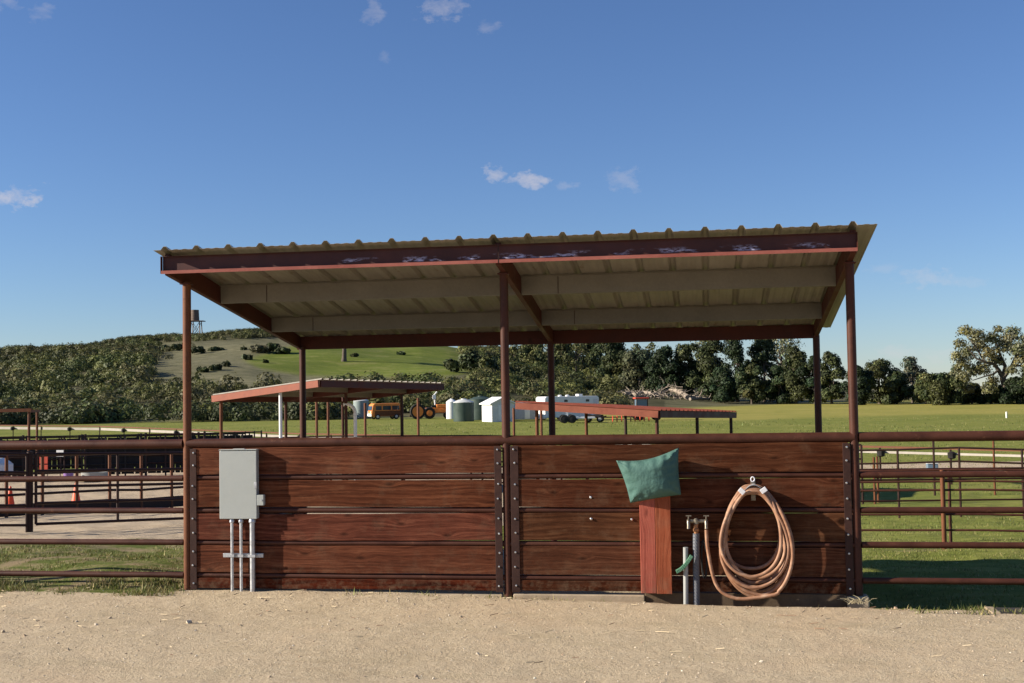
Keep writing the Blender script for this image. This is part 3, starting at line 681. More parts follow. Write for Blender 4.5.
# gate lane panels (left)
A = gp(-60, 19.2); B = gp(30, 20.0); C_ = gp(36, 20.0); D_ = gp(196, 21.6); E_ = gp(330, 23.2)
rail_fence('pipe_fence', 'dark pipe fence left of the thick gate post by the pale lane', 'fence', A, gp(27, 19.95), 2, (.12, .44, .70, .98, 1.28), .022, 1.28, M['dark_pipe'], rp=.024)
gpst = MB().tube([up(B, -.3), up(B, 1.32)], .05, 12).build('gate_post', M['dark_pipe'], None, True); tag(gpst, 'thick dark gate post standing in the verge beside the pale lane', 'gate post')
gate = thing('pipe_gate', 'long dark pipe gate hung right of the thick gate post', 'gate', C_)
def gate_parts(root, P, Q, hs, r, vert, mat):
    for z in hs: MB().tube([up(P, z), up(Q, z)], r, 8).build('rail', mat, root, True)
    for f in vert:
        p = P.lerp(Q, f); MB().tube([up(p, hs[0]), up(p, hs[-1])], r, 8).build('upright', mat, root, True)
D_.z = gz(D_.x, D_.y); gate_parts(gate, C_, D_, (.13, .47, .74, 1.0, 1.28), .024, (0, .49, 1), M['dark_pipe'])
for z in (.35, 1.1): MB().tube([up(B, z), up(C_, z)], .018, 6).build('hinge', M['dark_pipe'], gate, True)
# arena fence with kick board
A = gp(-70, 23.4); B = gp(330, 30.5)
ar = rail_fence('arena_fence', 'rust brown arena fence with a dark kick board behind the pale lane', 'fence', A, B, 13, (.44, .86, 1.22), .027, 1.24, M['dark_pipe'], M['pipe_rust'], .036)
n = 13; P = [A.lerp(B, i/n) for i in range(n+1)]; m_ = MB()
for p in P: p.z = gz(p.x, p.y)
for i in range(n): m_.bar(up(P[i], .13), up(P[i+1], .13), .04, .24)
m_.build('kick_board', M['dark_pipe'], ar)
# cones
def cone(loc, label):
    root = thing('traffic_cone', label, 'cone', loc, 'orange cones in the sand arena')
    MB().lathe([(.115, .02), (.10, .06), (.022, .50), (.018, .505)], loc, 16).build('cone_body', M['cone'], root, True)
    MB().box(loc[0]-.15, loc[0]+.15, loc[1]-.15, loc[1]+.15, loc[2], loc[2]+.025).build('base', M['cone'], root, bevel=.006)
cone(up(gp(10.5, 27.8), .0), 'orange cone in the sand arena, leftmost one near the photo edge')
cone(up(gp(76, 29.6), .0), 'orange cone in the sand between the two rusty arena posts')
# stable pens behind the arena: rows of dark panels, the first rows hung with black windscreen
k = 0
for D, u0, u1, n, scr in ((42.5, -40, 262, 5, True), (47.5, -40, 255, 5, True), (54, -40, 250, 5, False), (61, -30, 246, 5, False)):
    A = gp(u0, D); B = gp(u1, D+3)
    for i in range(n):
        a = A.lerp(B, i/n); b = A.lerp(B, (i+.985)/n); a.z = gz(a.x, a.y); b.z = gz(b.x, b.y)
        row = ('first', 'second', 'third', 'farthest')[(42.5, 47.5, 54, 61).index(D)]
        side = ('at the far left', 'left of the middle', 'in the middle', 'right of the middle', 'at the right end')[i]
        root = thing('corral_fence', 'dark pipe horse pen fence %s in the %s row beyond the arena' % (side, row), 'fence', a, 'horse pen fences beyond the sand arena')
        hh = {42.5: 1.52, 47.5: 1.40, 54: 1.22, 61: 1.08}[D]
        for z in (.2, .48, .76, 1.0, hh): MB().tube([up(a, z), up(b, z)], .026, 6).build('rail', M['black_pipe'] if (i+int(D)) % 3 else M['dark_pipe'], root, True)
        for f in (0, .33, .66, 1): p = a.lerp(b, f); MB().tube([up(p, -.1), up(p, hh+(.06 if f in (0, 1) else 0))], .032, 6).build('upright', M['dark_pipe'] if i % 2 else M['black_pipe'], root, True)
        if scr and not (D == 42.5 and i == 1):
            q = Vector((b-a)).normalized().cross(Vector((0, 0, 1)))*(-.04)
            s0, s1 = a.lerp(b, .02)+q, a.lerp(b, .98)+q
            sag = MB(); nn = 12
            for j in range(nn):
                p0, p1 = s0.lerp(s1, j/nn), s0.lerp(s1, (j+1)/nn); w0, w1 = .03*math.sin(j*1.7), .03*math.sin((j+1)*1.7)
                sag.bar(up(p0, .70+w0*.2), up(p1, .70+w1*.2), .012, 1.2)
            sag.build('windscreen', M['mesh'], root)
    k += 1
# small things standing by the pens
def block(name, label, cat, u, D, w, h, mat, d=.3, base=0.0, extra=None):
    p = gp(u, D); root = thing(name, label, cat, p)
    MB().box(p.x-w/2, p.x+w/2, p.y-d/2, p.y+d/2, p.z+base, p.z+base+h).build(extra or 'panel', mat, root, bevel=min(w, d, h)*.08)
    return root, p
rs, p = block('sign', 'red double sign board on the dark pen fence behind the cones', 'sign', 43.7, 41.7, .30, .26, M['red_paint'], .03, .62, 'board')
MB().box(p.x-.15, p.x+.15, p.y-.015, p.y+.015, p.z+.34, p.z+.58).build('board', M['red_paint'], rs)
for x in (-.12, .12): MB().tube([(p.x+x, p.y+.03, p.z), (p.x+x, p.y+.03, p.z+.9)], .014, 6).build('leg', M['dark_pipe'], rs)
ws, p = block('notice', 'small white notice with a dark mark on the pen fence right of the red sign', 'notice', 60, 41.8, .26, .22, M['white'], .02, .84, 'board')
MB().box(p.x-.02, p.x+.05, p.y-.014, p.y-.0105, p.z+.86, p.z+.98).build('mark', M['black_rubber'], ws)
MB().tube([(p.x, p.y+.02, p.z), (p.x, p.y+.02, p.z+.98)], .014, 6).build('leg', M['dark_pipe'], ws)
p = gp(68.5, 40.5); bk = thing('bucket', 'purple bucket at the foot of the dark pens', 'bucket', p)
MB().lathe([(.13, .05), (.17, .34), (.18, .345), (.18, .36), (.155, .36), (.12, .08)], p, 16).build('bucket_body', M['purple'], bk, True)
p = gp(95, 41.0); tr = thing('water_trough', 'low grey water trough beside the purple bucket', 'trough', p)
MB().prism([(p.z+.0, p.y-.22), (p.z+.32, p.y-.28), (p.z+.32, p.y+.28), (p.z+.0, p.y+.22)], 'x', 0, 1) if False else MB().lathe([(.42, .02), (.46, .30), (.47, .32), (.44, .32), (.40, .06)], p, 20).build('tub', M['box_dark'], tr, True)
p = gp(1.5, 41.3); cart = thing('utility_cart', 'white utility cart partly cut off at the left edge beyond the arena', 'cart', p)
MB().box(p.x-1.3, p.x+.16, p.y-.5, p.y+.5, p.z+.28, p.z+.62).build('body', M['white'], cart, bevel=.05)
MB().prism([(p.x-1.0, p.z+.625), (p.x+.14, p.z+.625), (p.x-.12, p.z+.80), (p.x-.9, p.z+.80)], 'y', p.y-.45, p.y+.45).build('hood', M['white'], cart, bevel=.03)
for dx in (-1.0, -.12): MB().lathe([(.10, -.08), (.24, -.08), (.27, -.05), (.27, .05), (.24, .08), (.10, .08)], (p.x+dx, p.y-.5, p.z+.27), 16, 'y').build('wheel', M['tyre'], cart, True)
# pipe arch at far left
A = gp(-26, 44.5); B = gp(29, 44.5); C2 = gp(37, 46.5)
pa = thing('pipe_arch', 'rusty pipe arch rising above the pens at the far left', 'arch', B); H1 = at(29, 411.5, 44.5).z
for p in (A, B): MB().tube([up(p, -.1), (p.x, p.y, H1)], .05, 8).build('post', M['pipe_rust'], pa, True)
MB().tube([up(C2, -.1), (C2.x, C2.y, H1-.06)], .045, 8).build('post', M['pipe_rust'], pa, True)
MB().bar((A.x-.2, A.y, H1+.05), (B.x+.1, B.y, H1+.05), .10, .12).build('beam', M['pipe_rust'], pa)
MB().bar((B.x, B.y, H1+.0), (C2.x+.1, C2.y, H1-.0), .08, .08).build('beam', M['pipe_rust'], pa)
# white-banded fence crossing the whole view
wf = thing('white_band_fence', 'long rust fence with a white board along its top crossing behind everything', 'fence', gp(520, 52))
pA = Vector((0, 0, 0)); ctrl = [(-40, 82, 427.5), (100, 76, 429), (300, 63, 437), (520, 52, 441.5), (700, 46, 447), (950, 39, 454), (1120, 35, 458.5)]
pts = []
for (u0, D0, v0), (u1, D1, v1) in zip(ctrl[:-1], ctrl[1:]):
    a, b = at(u0, v0, D0), at(u1, v1, D1); nseg = max(2, round((b-a).length/2.7))
    for i in range(nseg): pts.append(a.lerp(b, i/nseg))
pts.append(at(*[ctrl[-1][i] for i in (0, 2, 1)]))
m_ = MB(); n_ = MB()
for i, (a, b) in enumerate(zip(pts[:-1], pts[1:])):
    m_.bar(a, b, .03, .17-.11*i/len(pts)); n_.bar(up(a, .17), up(b, .17), .07, .07)
m_.build('white_board', M['white_board'], wf); n_.build('top_rail', M['pipe_rust'], wf)
for i, p in enumerate(pts):
    g_ = gz(p.x, p.y); off = Vector((-.05*FWH.x, -.05*FWH.y, 0))
    ps = MB().tube([(p.x-.055*FWH.x, p.y-.055*FWH.y, min(g_, p.z-.7)-.2), (p.x-.055*FWH.x, p.y-.055*FWH.y, p.z+.15)], .035, 6).build('post', M['dark_pipe'], wf, True)
    if i % 2 == 0 or i > 18: MB().lathe([(.06, -.13), (.125, -.10), (.135, .06), (.05, .11)], (p.x-.16*FWH.x, p.y-.16*FWH.y, p.z-.02), 8).build('post_cap', M['black_pipe'], ps, True)
# right hand pens
rail_fence('pen_fence', 'low pipe pen fence across the sunny grass just behind the right fence', 'fence', gp(836, 17.4), gp(1130, 16.4), 2, (.24, .46, .80, .92, 1.08), .015, 1.08, M['pipe'], rp=.02, posts=False)
a = gp(940, 17.0); pp = MB().tube([up(a, -.2), up(a, 1.10)], .033, 10).build('pen_post', M['pipe_rust'], None, True); tag(pp, 'stout rust post at the joint of the low pen fence on the grass', 'post')
a = gp(946.5, 18.6); pp = MB().tube([up(a, -.2), up(a, 1.12)], .024, 10).build('pen_post', M['pipe'], None, True); tag(pp, 'thin rust post just right of and behind the stout pen post', 'post')
rail_fence('pen_fence', 'thinner pipe pen fence one row behind the low pen fence on the grass', 'fence', gp(835, 18.4), gp(1130, 18.8), 2, (.62, .94, 1.10), .014, 1.1, M['pipe'], rp=.02, posts=False)
A = gp(836, 25.6); B = gp(1150, 24.2)
ff = rail_fence('pen_fence', 'dark three-rail pen fence farther out on the right grass', 'fence', A, B, 5, (.95, 1.14, 1.42), .020, 1.42, M['dark_pipe'], rp=.024)
for u, D, h, mt, lab in ((872, 30, 1.15, 'pipe_rust', 'pair of thin rust posts close by the right corner post, left one'), (875.5, 30.4, 1.15, 'pipe_rust', 'pair of thin rust posts close by the right corner post, right one'), (932, 33, 1.7, 'dark_pipe', 'thin dark upright in front of the white board fence, left of three'), (992, 33, 1.7, 'pipe_rust', 'thin dark upright in front of the white board fence, right of three')):
    p = gp(u, D); o = MB().tube([up(p, -.2), up(p, h)], .03, 8).build('pen_post', M[mt], None, True); tag(o, lab, 'post')
# row of pen fences glimpsed through the plank gaps and above the top rail
for i, (D, u0, u1) in enumerate(((31, 470, 860), (36, 250, 640))):
    rail_fence('pen_fence', ('pipe pen fence behind the shelter seen through the right plank gaps', 'pipe pen fence behind the shelter seen through the left plank gaps')[i], 'fence', gp(u0, D), gp(u1, D-1), 5, (.3, .7, 1.1, 1.45), .022, 1.45, M['dark_pipe'], rp=.028)

# ------------------------------------------------------------------ the two smaller shelters
def small_shelter(label, NH, FH, NL, FL, posts_hi, posts_lo, roofmat, rakemat, light_posts=()):
    NH, FH, NL, FL = map(Vector, (NH, FH, NL, FL)); c = (NH+FH+NL+FL)/4; root = thing('field_shelter', label, 'shelter', (c.x, c.y, gz(c.x, c.y)))
    dn = Vector((0, 0, -1))
    ribbed(0, 1, (NH, FH), (NL, FL), 20, .035, .05, 6).build('roof_sheet', roofmat, root)
    def beam(a, b, name, mat, h=.17, w=.05): MB().bar(a+dn*(h/2+.012), b+dn*(h/2+.012), w, h).build(name, mat, root)
    beam(NH.lerp(NL, .012), NL.lerp(NH, .012), 'rake_beam', rakemat)
    beam(FH.lerp(FL, .012), FL.lerp(FH, .012), 'rake_beam', M['primer'])
    e = .012; beam(NH.lerp(NL, e).lerp(FH, e), FH.lerp(FL, e).lerp(NH, e), 'eave_beam', M['primer']); beam(NL.lerp(NH, e).lerp(FL, e), FL.lerp(FH, e).lerp(NL, e), 'eave_beam', M['primer'])
    for f in (.35, .68): beam(NH.lerp(NL, f).lerp(FH.lerp(FL, f), .01), NH.lerp(NL, f).lerp(FH.lerp(FL, f), .99), 'purlin', M['purlin'], .14)
    a, b = NH.lerp(FH, .5), NL.lerp(FL, .5); beam(a.lerp(b, .015), b.lerp(a, .015), 'rafter', M['primer'])
    for lst, (P, Q), f in ((posts_hi, (NH, FH), None), (posts_lo, (NL, FL), None)):
        for s_, t_, mt in lst:
            top = NH.lerp(NL, t_).lerp(FH.lerp(FL, t_), s_); MB().tube([(top.x, top.y, gz(top.x, top.y)-.3), (top.x, top.y, top.z-.17)], .045, 10).build('post', M[mt], root, True)
    return root
NH = at(320, 379.5, 30); FH = at(445, 383.5, 35); NL = at(211, 395.5, 32.8); FL = NL+(FH-NH)+Vector((0, 0, .02))
small_shelter('smaller pipe shelter with a sunlit red gable beam behind the left bay', NH, FH, NL, FL, [(.02, .37, 'white'), (.50, .37, 'pipe'), (.97, .37, 'dark_pipe')], [(.02, .93, 'pipe_rust'), (.5, .95, 'pipe'), (.97, .95, 'pipe')], M['sheet'], M['primer_sunlit'])
NL = at(660, 410.5, 30); FL = at(738, 412.0, 36); NH = at(514, 402, 31.6); FH = NH+(FL-NL)+Vector((0, 0, -.02))
small_shelter('low pipe shelter with a red sheet roof seen over the right bay', NH, FH, NL, FL, [(.04, .13, 'pipe_rust'), (.52, .13, 'pipe_rust'), (.97, .13, 'dark_pipe')], [(.03, .96, 'pipe'), (.5, .96, 'dark_pipe'), (.97, .96, 'dark_pipe')], M['red_roof'], M['primer_sunlit'])
for u, D, v, mt, lab in ((316.5, 44, 402, 'pipe_rust', 'thin rust post under the left small shelter, left of two close ones'), (328, 44, 402, 'pipe_rust', 'thin rust post under the left small shelter, right of two close ones'), (365, 45, 403, 'pipe_rust', 'thin rust post seen under the roof near the orange van front'), (402, 45, 401, 'pipe_rust', 'thin rust post between the orange van and the orange backhoe'), (418, 45, 398, 'pipe_rust', 'thin rust post right beside the dark end post of the left small shelter'),
        (513.5, 46, 408, 'pipe_rust', 'thin rust post left of the low red shelter by the tall centre post'), (541, 46, 409, 'pipe_rust', 'thin rust post in front of the white trailer left of the dark rear post')):
    p = gp(u, D); o = MB().tube([up(p, -.2), (p.x, p.y, at(u, v, D).z)], .05, 8).build('thin_post', M[mt], None, True); tag(o, lab, 'post')
# bent vent pipe under the left small shelter
p = gp(355, 33.5); t_ = at(355, 404, 33.5).z
o = MB().tube([up(p, -.2), (p.x, p.y, t_-.25)]+[(p.x-.25+.25*math.cos(a), p.y, t_-.25+.25*math.sin(a)) for a in np.linspace(.3, 1.9, 6)], .05, 10).build('bent_pipe', M['white'], None, True)
tag(o, 'pale pipe with a bent top standing under the left small shelter', 'pipe')
# ------------------------------------------------------------------ the yard far behind
class L:
    "local frame: x to the right across the view, y away, z up, origin on the ground"
    def __init__(s, u, D, rz=0):
        s.o = gp(u, D); a = -YAW*1.0+rz; s.M = Matrix.Translation(s.o) @ Matrix.Rotation(a, 4, 'Z')
    def __call__(s, mb): mb.v = [tuple(s.M @ Vector(p)) for p in mb.v]; return mb
def part(fr, mb, name, mat, parent, smooth=False, bevel=0): return fr(mb).build(name, mat, parent, smooth, bevel)
def wheel(fr, x, y, r, w, parent, rimmat):
    o = part(fr, MB().lathe([(r*.5, -w/2), (r*.9, -w/2), (r, -w*.3), (r, w*.3), (r*.9, w/2), (r*.5, w/2)], (x, y, r), 18, 'y'), 'wheel', M['tyre'], parent, True)
    part(fr, MB().lathe([(r*.12, -w*.62), (r*.52, -w*.53), (r*.52, w*.53), (r*.12, w*.62)], (x, y, r), 14, 'y'), 'rim', M[rimmat], o, True); return o
# orange van, front turned to the left and to us
f = L(386, 150, R(24)); van = thing('parked_van', 'orange van with white lower front parked in the yard behind the left small shelter', 'van', f.o)
body = [(-2.05, .45), (-2.12, .75), (-2.10, 1.0), (-1.95, 1.75), (-1.75, 1.95), (1.45, 1.98), (1.65, 1.7), (1.68, .5), (1.5, .38), (-1.9, .38)]
part(f, MB().prism(body, 'y', -.86, .86), 'body', M['orange'], van, bevel=.06)
part(f, MB().prism([(-2.1, .36), (-2.17, .42), (-2.19, .72), (-2.13, .74)], 'y', -.80, .80), 'front_panel', M['white'], van, bevel=.02)
part(f, MB().prism([(-2.115, 1.12), (-2.125, 1.14), (-2.0, 1.66), (-1.985, 1.64)], 'y', -.74, .74), 'windscreen', M['glass'], van)
for x0, x1 in ((-1.6, -.85), (-.7, .35), (.5, 1.45)): part(f, MB().box(x0, x1, -.875, -.861, 1.15, 1.66), 'window', M['glass'], van, bevel=.004)
part(f, MB().box(-1.75, 1.6, -.872, -.8615, .42, 1.06), 'side_shade_panel', M['pipe_rust'], van, bevel=.004)  # dark brown panel paints the shade on the van's lower side
for x in (-1.35, 1.05):
    for y in (-.78, .78): wheel(f, x, y, .34, .2, van, 'galv')
for y in (-.55, .55): part(f, MB().lathe([(.10, -2.19), (.10, -2.12), (.04, -2.10)], (0, y, .92), 12, 'x'), 'headlight', M['white'], van, True)
# backhoe / tractor
f = L(433, 148, R(8)); bh = thing('backhoe', 'orange backhoe tractor with big rear wheel between van and tanks', 'tractor', f.o)
part(f, MB().box(-.9, 2.0, -.45, .45, .75, 1.35).box(.4, 1.9, -.5, .5, 1.36, 1.75), 'engine_body', M['orange'], bh, bevel=.06)
part(f, MB().box(-.2, .4, -.4, .4, 1.4, 1.62), 'seat', M['black_rubber'], bh, bevel=.05)
part(f, MB().tube([(.25, 0, 1.7), (.15, 0, 2.9), (.5, 0, 3.3)], .09, 8).box(-.05, .35, -.15, .15, 2.4, 2.9), 'boom', M['white'], bh)
part(f, MB().bar((-.9, -.2, 1.2), (-2.2, -.2, 1.75), .16, .22).bar((-2.2, -.2, 1.75), (-2.6, -.2, .8), .14, .18), 'rear_arm', M['white'], bh)
part(f, MB().prism([(-2.95, .3), (-2.5, .25), (-2.4, .8), (-2.7, .85)], 'y', -.5, .1), 'bucket', M['dark_pipe'], bh, bevel=.03)
part(f, MB().bar((1.0, -.55, 1.2), (2.7, -.55, .55), .12, .2).bar((1.0, .55, 1.2), (2.7, .55, .55), .12, .2), 'loader_arm', M['orange'], bh)
part(f, MB().prism([(2.6, .1), (3.3, .1), (2.9, .75), (2.6, .8)], 'y', -.9, .9), 'loader_bucket', M['orange'], bh, bevel=.03)
for y in (-.7, .7): wheel(f, -.5, y, .72, .4, bh, 'orange'); wheel(f, 1.7, y, .42, .25, bh, 'orange')
f = L(417.5, 146, R(10)); ow = thing('farm_wheel', 'large orange wheel rim leaning beside the thin rust post', 'wheel', f.o)
part(f, MB().lathe([(.6, -.2), (.86, -.24), (.95, -.12), (.95, .12), (.86, .24), (.6, .2)], (0, 0, .95), 20, 'y'), 'tyre', M['tyre'], ow, True)
part(f, MB().lathe([(.08, -.28), (.66, -.225), (.66, .215), (.1, .26)], (0, 0, .95), 18, 'y'), 'rim', M['orange'], ow, True)
# tanks
def tank(u, D, r, h, mat, lid, label, ring=True):
    f = L(u, D); root = thing('water_tank', label, 'tank', f.o, None)
    prof = []
    for i in range(9):
        z = h*i/8; prof += [(r, z+.01), (r*1.012, z+h/16), ] if i < 8 else [(r, h)]
    part(f, MB().lathe(prof, (0, 0, 0), 32), 'tank_wall', mat, root, True)
    part(f, MB().lathe([(r*1.02, h), (r*1.02, h+.05), (r*.55, h+.30), (r*.25, h+.36), (r*.24, h+.44), (.05, h+.45)], (0, 0, 0), 32), 'lid', lid, root, True)
tank(463.5, 132, 1.12, 2.05, M['green_tank'], M['tank_top'], 'dark green water tank, the front one left of the white shed')
tank(480.5, 138, 1.3, 2.3, M['green_tank'], M['green_tank'], 'dark green water tank with dark lid, half hidden behind the front tank')
tank(451.5, 146, .65, 2.0, M['white'], M['white'], 'white tank peeking out left of the front green tank')
tank(361, 158, 1.0, 2.15, mottled('grey_green_tank', (.20, .25, .24), (.28, .33, .31), 1, .5), M['tank_top'], 'grey green tank left of the orange van under the small shelter roof')
# white garden shed
f = L(498, 129, R(22)); sh = thing('garden_shed', 'small white gabled shed beside the green tanks', 'shed', f.o)
part(f, MB().prism([(-1.25, 0), (1.25, 0), (1.25, 1.95), (0, 2.5), (-1.25, 1.95)], 'y', -1.4, 1.6), 'wall', mottled('white_siding', (.55, .55, .53), (.70, .70, .68), 3, .6), sh)
part(f, MB().prism([(-1.5, 1.84), (0, 2.51), (1.5, 1.84), (1.5, 1.94), (0, 2.63), (-1.5, 1.94)], 'y', -1.6, 1.75), 'roof', M['white'], sh)
part(f, MB().box(-.55, .5, -1.44, -1.404, .05, 1.75), 'door', M['white'], sh, bevel=.01)
m_ = MB()
for i in range(11): m_.box(-1.24+i*.24, -1.225+i*.24, -1.412, -1.4015, .02, 1.9) if not -.6 < -1.24+i*.24 < .52 else None
part(f, m_, 'batten', M['white'], sh)
part(f, MB().box(1.2515, 1.27, -.4, .6, .9, 1.5), 'window', M['glass'], sh)
# low blue grey container and its pale neighbour
f = L(519, 134, R(14)); ct = thing('storage_container', 'low grey storage container between white shed and white trailer', 'container', f.o)
part(f, MB().box(-1.4, 2.9, -1, 1.2, .1, 1.85), 'wall', mottled('grey_blue_container', (.30, .33, .38), (.40, .42, .46), 2, .5), ct, bevel=.03)
part(f, MB().box(.35, .95, -1.03, -1.003, .15, 1.75), 'door', M['white'], ct, bevel=.01)
part(f, MB().box(-1.45, 2.95, -1.05, 1.25, 1.853, 1.95), 'roof', M['galv'], ct, bevel=.02)
for x in (-1.1, 2.6): part(f, MB().box(x-.15, x+.15, -.95, 1.1, -.15, .097), 'skid', M['dark_pipe'], ct)
# white horse trailer with rounded vents
f = L(567, 131, R(24)); tl = thing('horse_trailer', 'long white horse trailer with roof vents beyond the low red shelter', 'trailer', f.o)
part(f, MB().prism([(-1.15, .35), (1.15, .35), (1.15, 2.45), (1.0, 2.62), (-1.0, 2.62), (-1.15, 2.45)], 'y', -3.1, 3.6), 'end_wall', M['white'], tl) if False else None
part(f, MB().prism([(-3.2, .35), (3.3, .35), (3.3, 2.45), (3.1, 2.6), (-3.0, 2.6), (-3.2, 2.45)], 'y', -1.15, 1.15), 'body', M['white'], tl, bevel=.06)
for x in (-1.9, -1.0, -.1): part(f, MB().lathe([(.22, 2.6), (.22, 2.72), (.1, 2.78)], (x, -.3, 0), 12), 'roof_vent', M['white'], tl, True)
part(f, MB().box(1.2, 1.75, -.35, .35, 2.605, 2.83), 'air_conditioner', M['white'], tl, bevel=.05)
for x in (-.9, 1.7): part(f, MB().box(x, x+.4, -1.168, -1.152, 2.0, 2.25), 'window', M['glass'], tl, bevel=.004)
part(f, MB().box(2.6, 3.1, -1.17, -1.152, .5, 2.3), 'side_door', M['galv'], tl, bevel=.004)
part(f, MB().box(-3.225, -3.202, -.75, .75, .5, 2.2), 'rear_door', M['white'], tl, bevel=.01)
for x in (-.4, .5):
    for y in (-1.0, 1.0): wheel(f, x, y, .38, .22, tl, 'galv')
part(f, MB().bar((3.3, 0, .5), (4.4, 0, .45), .14, .12), 'tow_bar', M['dark_pipe'], tl)
# low flatbed with dark wheels
f = L(581, 120, R(2)); fb = thing('flatbed_trailer', 'low white flatbed trailer with dark tyres parked before the horse trailer', 'trailer', f.o)
part(f, MB().box(-1.5, 1.3, -.9, .9, .42, .58), 'deck', M['white'], fb, bevel=.02)
part(f, MB().bar((1.3, 0, .5), (2.5, 0, .6), .12, .12), 'tongue', M['dark_pipe'], fb)
part(f, MB().tube([(-1.4, -.9, .5), (-1.4, -.9, 1.1), (-1.4, .9, 1.1), (-1.4, .9, .5)], .04, 6), 'rack', M['galv'], fb)
for y in (-1.0, 1.0): wheel(f, -1.75, y, .42, .25, fb, 'black_rubber'); wheel(f, -1.0, y, .42, .25, fb, 'black_rubber')
f = L(594, 121, R(-10)); at_ = thing('quad_bike', 'small dark quad bike right of the flatbed trailer', 'quad bike', f.o)
part(f, MB().prism([(-.7, .55), (.7, .5), (.75, .75), (.3, .85), (-.2, .75), (-.75, .9)], 'y', -.28, .28), 'body', M['black_rubber'], at_, bevel=.05)
part(f, MB().box(-.5, .2, -.22, .22, .86, .95), 'seat', M['black_rubber'], at_, bevel=.03)
part(f, MB().tube([(.45, -.35, 1.08), (.4, 0, 1.0), (.45, .35, 1.08)], .03, 6), 'handlebar', M['galv'], at_)
for x in (-.6, .6):
    for y in (-.42, .42): wheel(f, x, y, .34, .25, at_, 'galv')
# tractor with a cab and red disc harrow
f = L(641, 128, R(6)); tc = thing('cab_tractor', 'small tractor with glazed cab and red roof at the field edge', 'tractor', f.o)
for x in (-.62, .62):
    for y in (-.55, .55): part(f, MB().tube([(x, y, .9), (x*.92, y*.92, 2.25)], .05, 6), 'cab_post', M['dark_pipe'], tc)
part(f, MB().box(-.58, .58, -.52, .52, 1.1, 2.2), 'cab_glass', M['blue_glass'], tc, bevel=.03)
part(f, MB().box(-.75, .75, -.68, .68, 2.26, 2.42), 'cab_roof', M['red_paint'], tc, bevel=.05)
part(f, MB().box(-.7, 2.0, -.4, .4, .6, 1.08), 'bonnet', M['red_paint'], tc, bevel=.06)
for y in (-.65, .65): wheel(f, -.3, y, .6, .35, tc, 'red_paint'); wheel(f, 1.6, y, .38, .22, tc, 'red_paint')
f = L(627, 122, R(4)); hr = thing('disc_harrow', 'long red disc harrow lying in the grass before the cab tractor', 'harrow', f.o)
part(f, MB().bar((-2.4, 0, .5), (2.3, 0, .5), .12, .1).bar((-1.0, .8, .5), (2.3, .8, .5), .1, .1).bar((-2.4, 0, .5), (-3.0, .4, .35), .1, .1), 'frame', M['dark_pipe'], hr)
for i in range(9): part(f, MB().lathe([(.06, -.06), (.33, -.02), (.33, .02), (.06, .05)], (-1.5+i*.46, .1*(i % 2), .33), 14, 'x'), 'disc', M['red_paint'] if i not in (3, 4) else M['dark_pipe'], hr, True)
f = L(1006, 118); mk = thing('marker_post', 'short white marker post alone in the field below the big oak', 'marker', f.o)
part(f, MB().tube([(0, 0, -.2), (0, 0, .55)], .085, 10), 'stake', M['white'], mk, True); part(f, MB().lathe([(.09, .552), (.09, .57), (.02, .62)], (0, 0, 0), 10), 'cap', M['white'], mk, True)
p = gp(930, 46.5); bo = thing('float_box', 'pale blue grey box on the dirt strip right of the corner post', 'box', p)
MB().box(p.x-.2, p.x+.2, p.y-.2, p.y+.2, p.z+.0, p.z+.22).build('box_body', M['blue_glass'], bo, bevel=.03); MB().box(p.x-.22, p.x+.22, p.y-.22, p.y+.22, p.z+.222, p.z+.26).build('lid', M['tank_top'], bo, bevel=.02)
# water tower on the ridge
f = L(196.3, 415); f.o.z -= .2; wt = thing('water_tower', 'old wooden water tower standing on the ridge beside the left post', 'water tower', f.o)
zt = at(196.3, 331, 415).z-f.o.z
hT = at(196.3, 310.5, 415).z-f.o.z; hB = at(196.3, 322, 415).z-f.o.z
prof = []
for i in range(7):
    z = hB+.25+(hT-hB-.25)*i/6; prof += [(1.45-.03*i, z), (1.50-.03*i, z+.06), (1.50-.03*i, z+.12), (1.45-.03*i, z+.16)] if i < 6 else [(1.3, z)]
part(f, MB().lathe(prof, (-.3, 0, 0), 20), 'tank', M['tower_wood'], wt, True)
part(f, MB().box(-2.1, 2.9, -1.8, 1.8, hB-.05, hB+.2), 'platform', M['tower_wood'], wt, bevel=.02)
for x in (-1.3, 1.5):
    for y in (-1.3, 1.3): part(f, MB().bar((x*1.25, y*1.25, -.8), (x, y, hB-.06), .26, .26), 'leg', M['tower_wood'], wt)
m_ = MB()
for y in (-1.4, 1.4): m_.bar((-1.6, y, .2), (1.5, y, hB-.3), .14, .14); m_.bar((1.8, y, .2), (-1.4, y, hB-.3), .14, .14)
part(f, m_, 'brace', M['tower_wood'], wt)
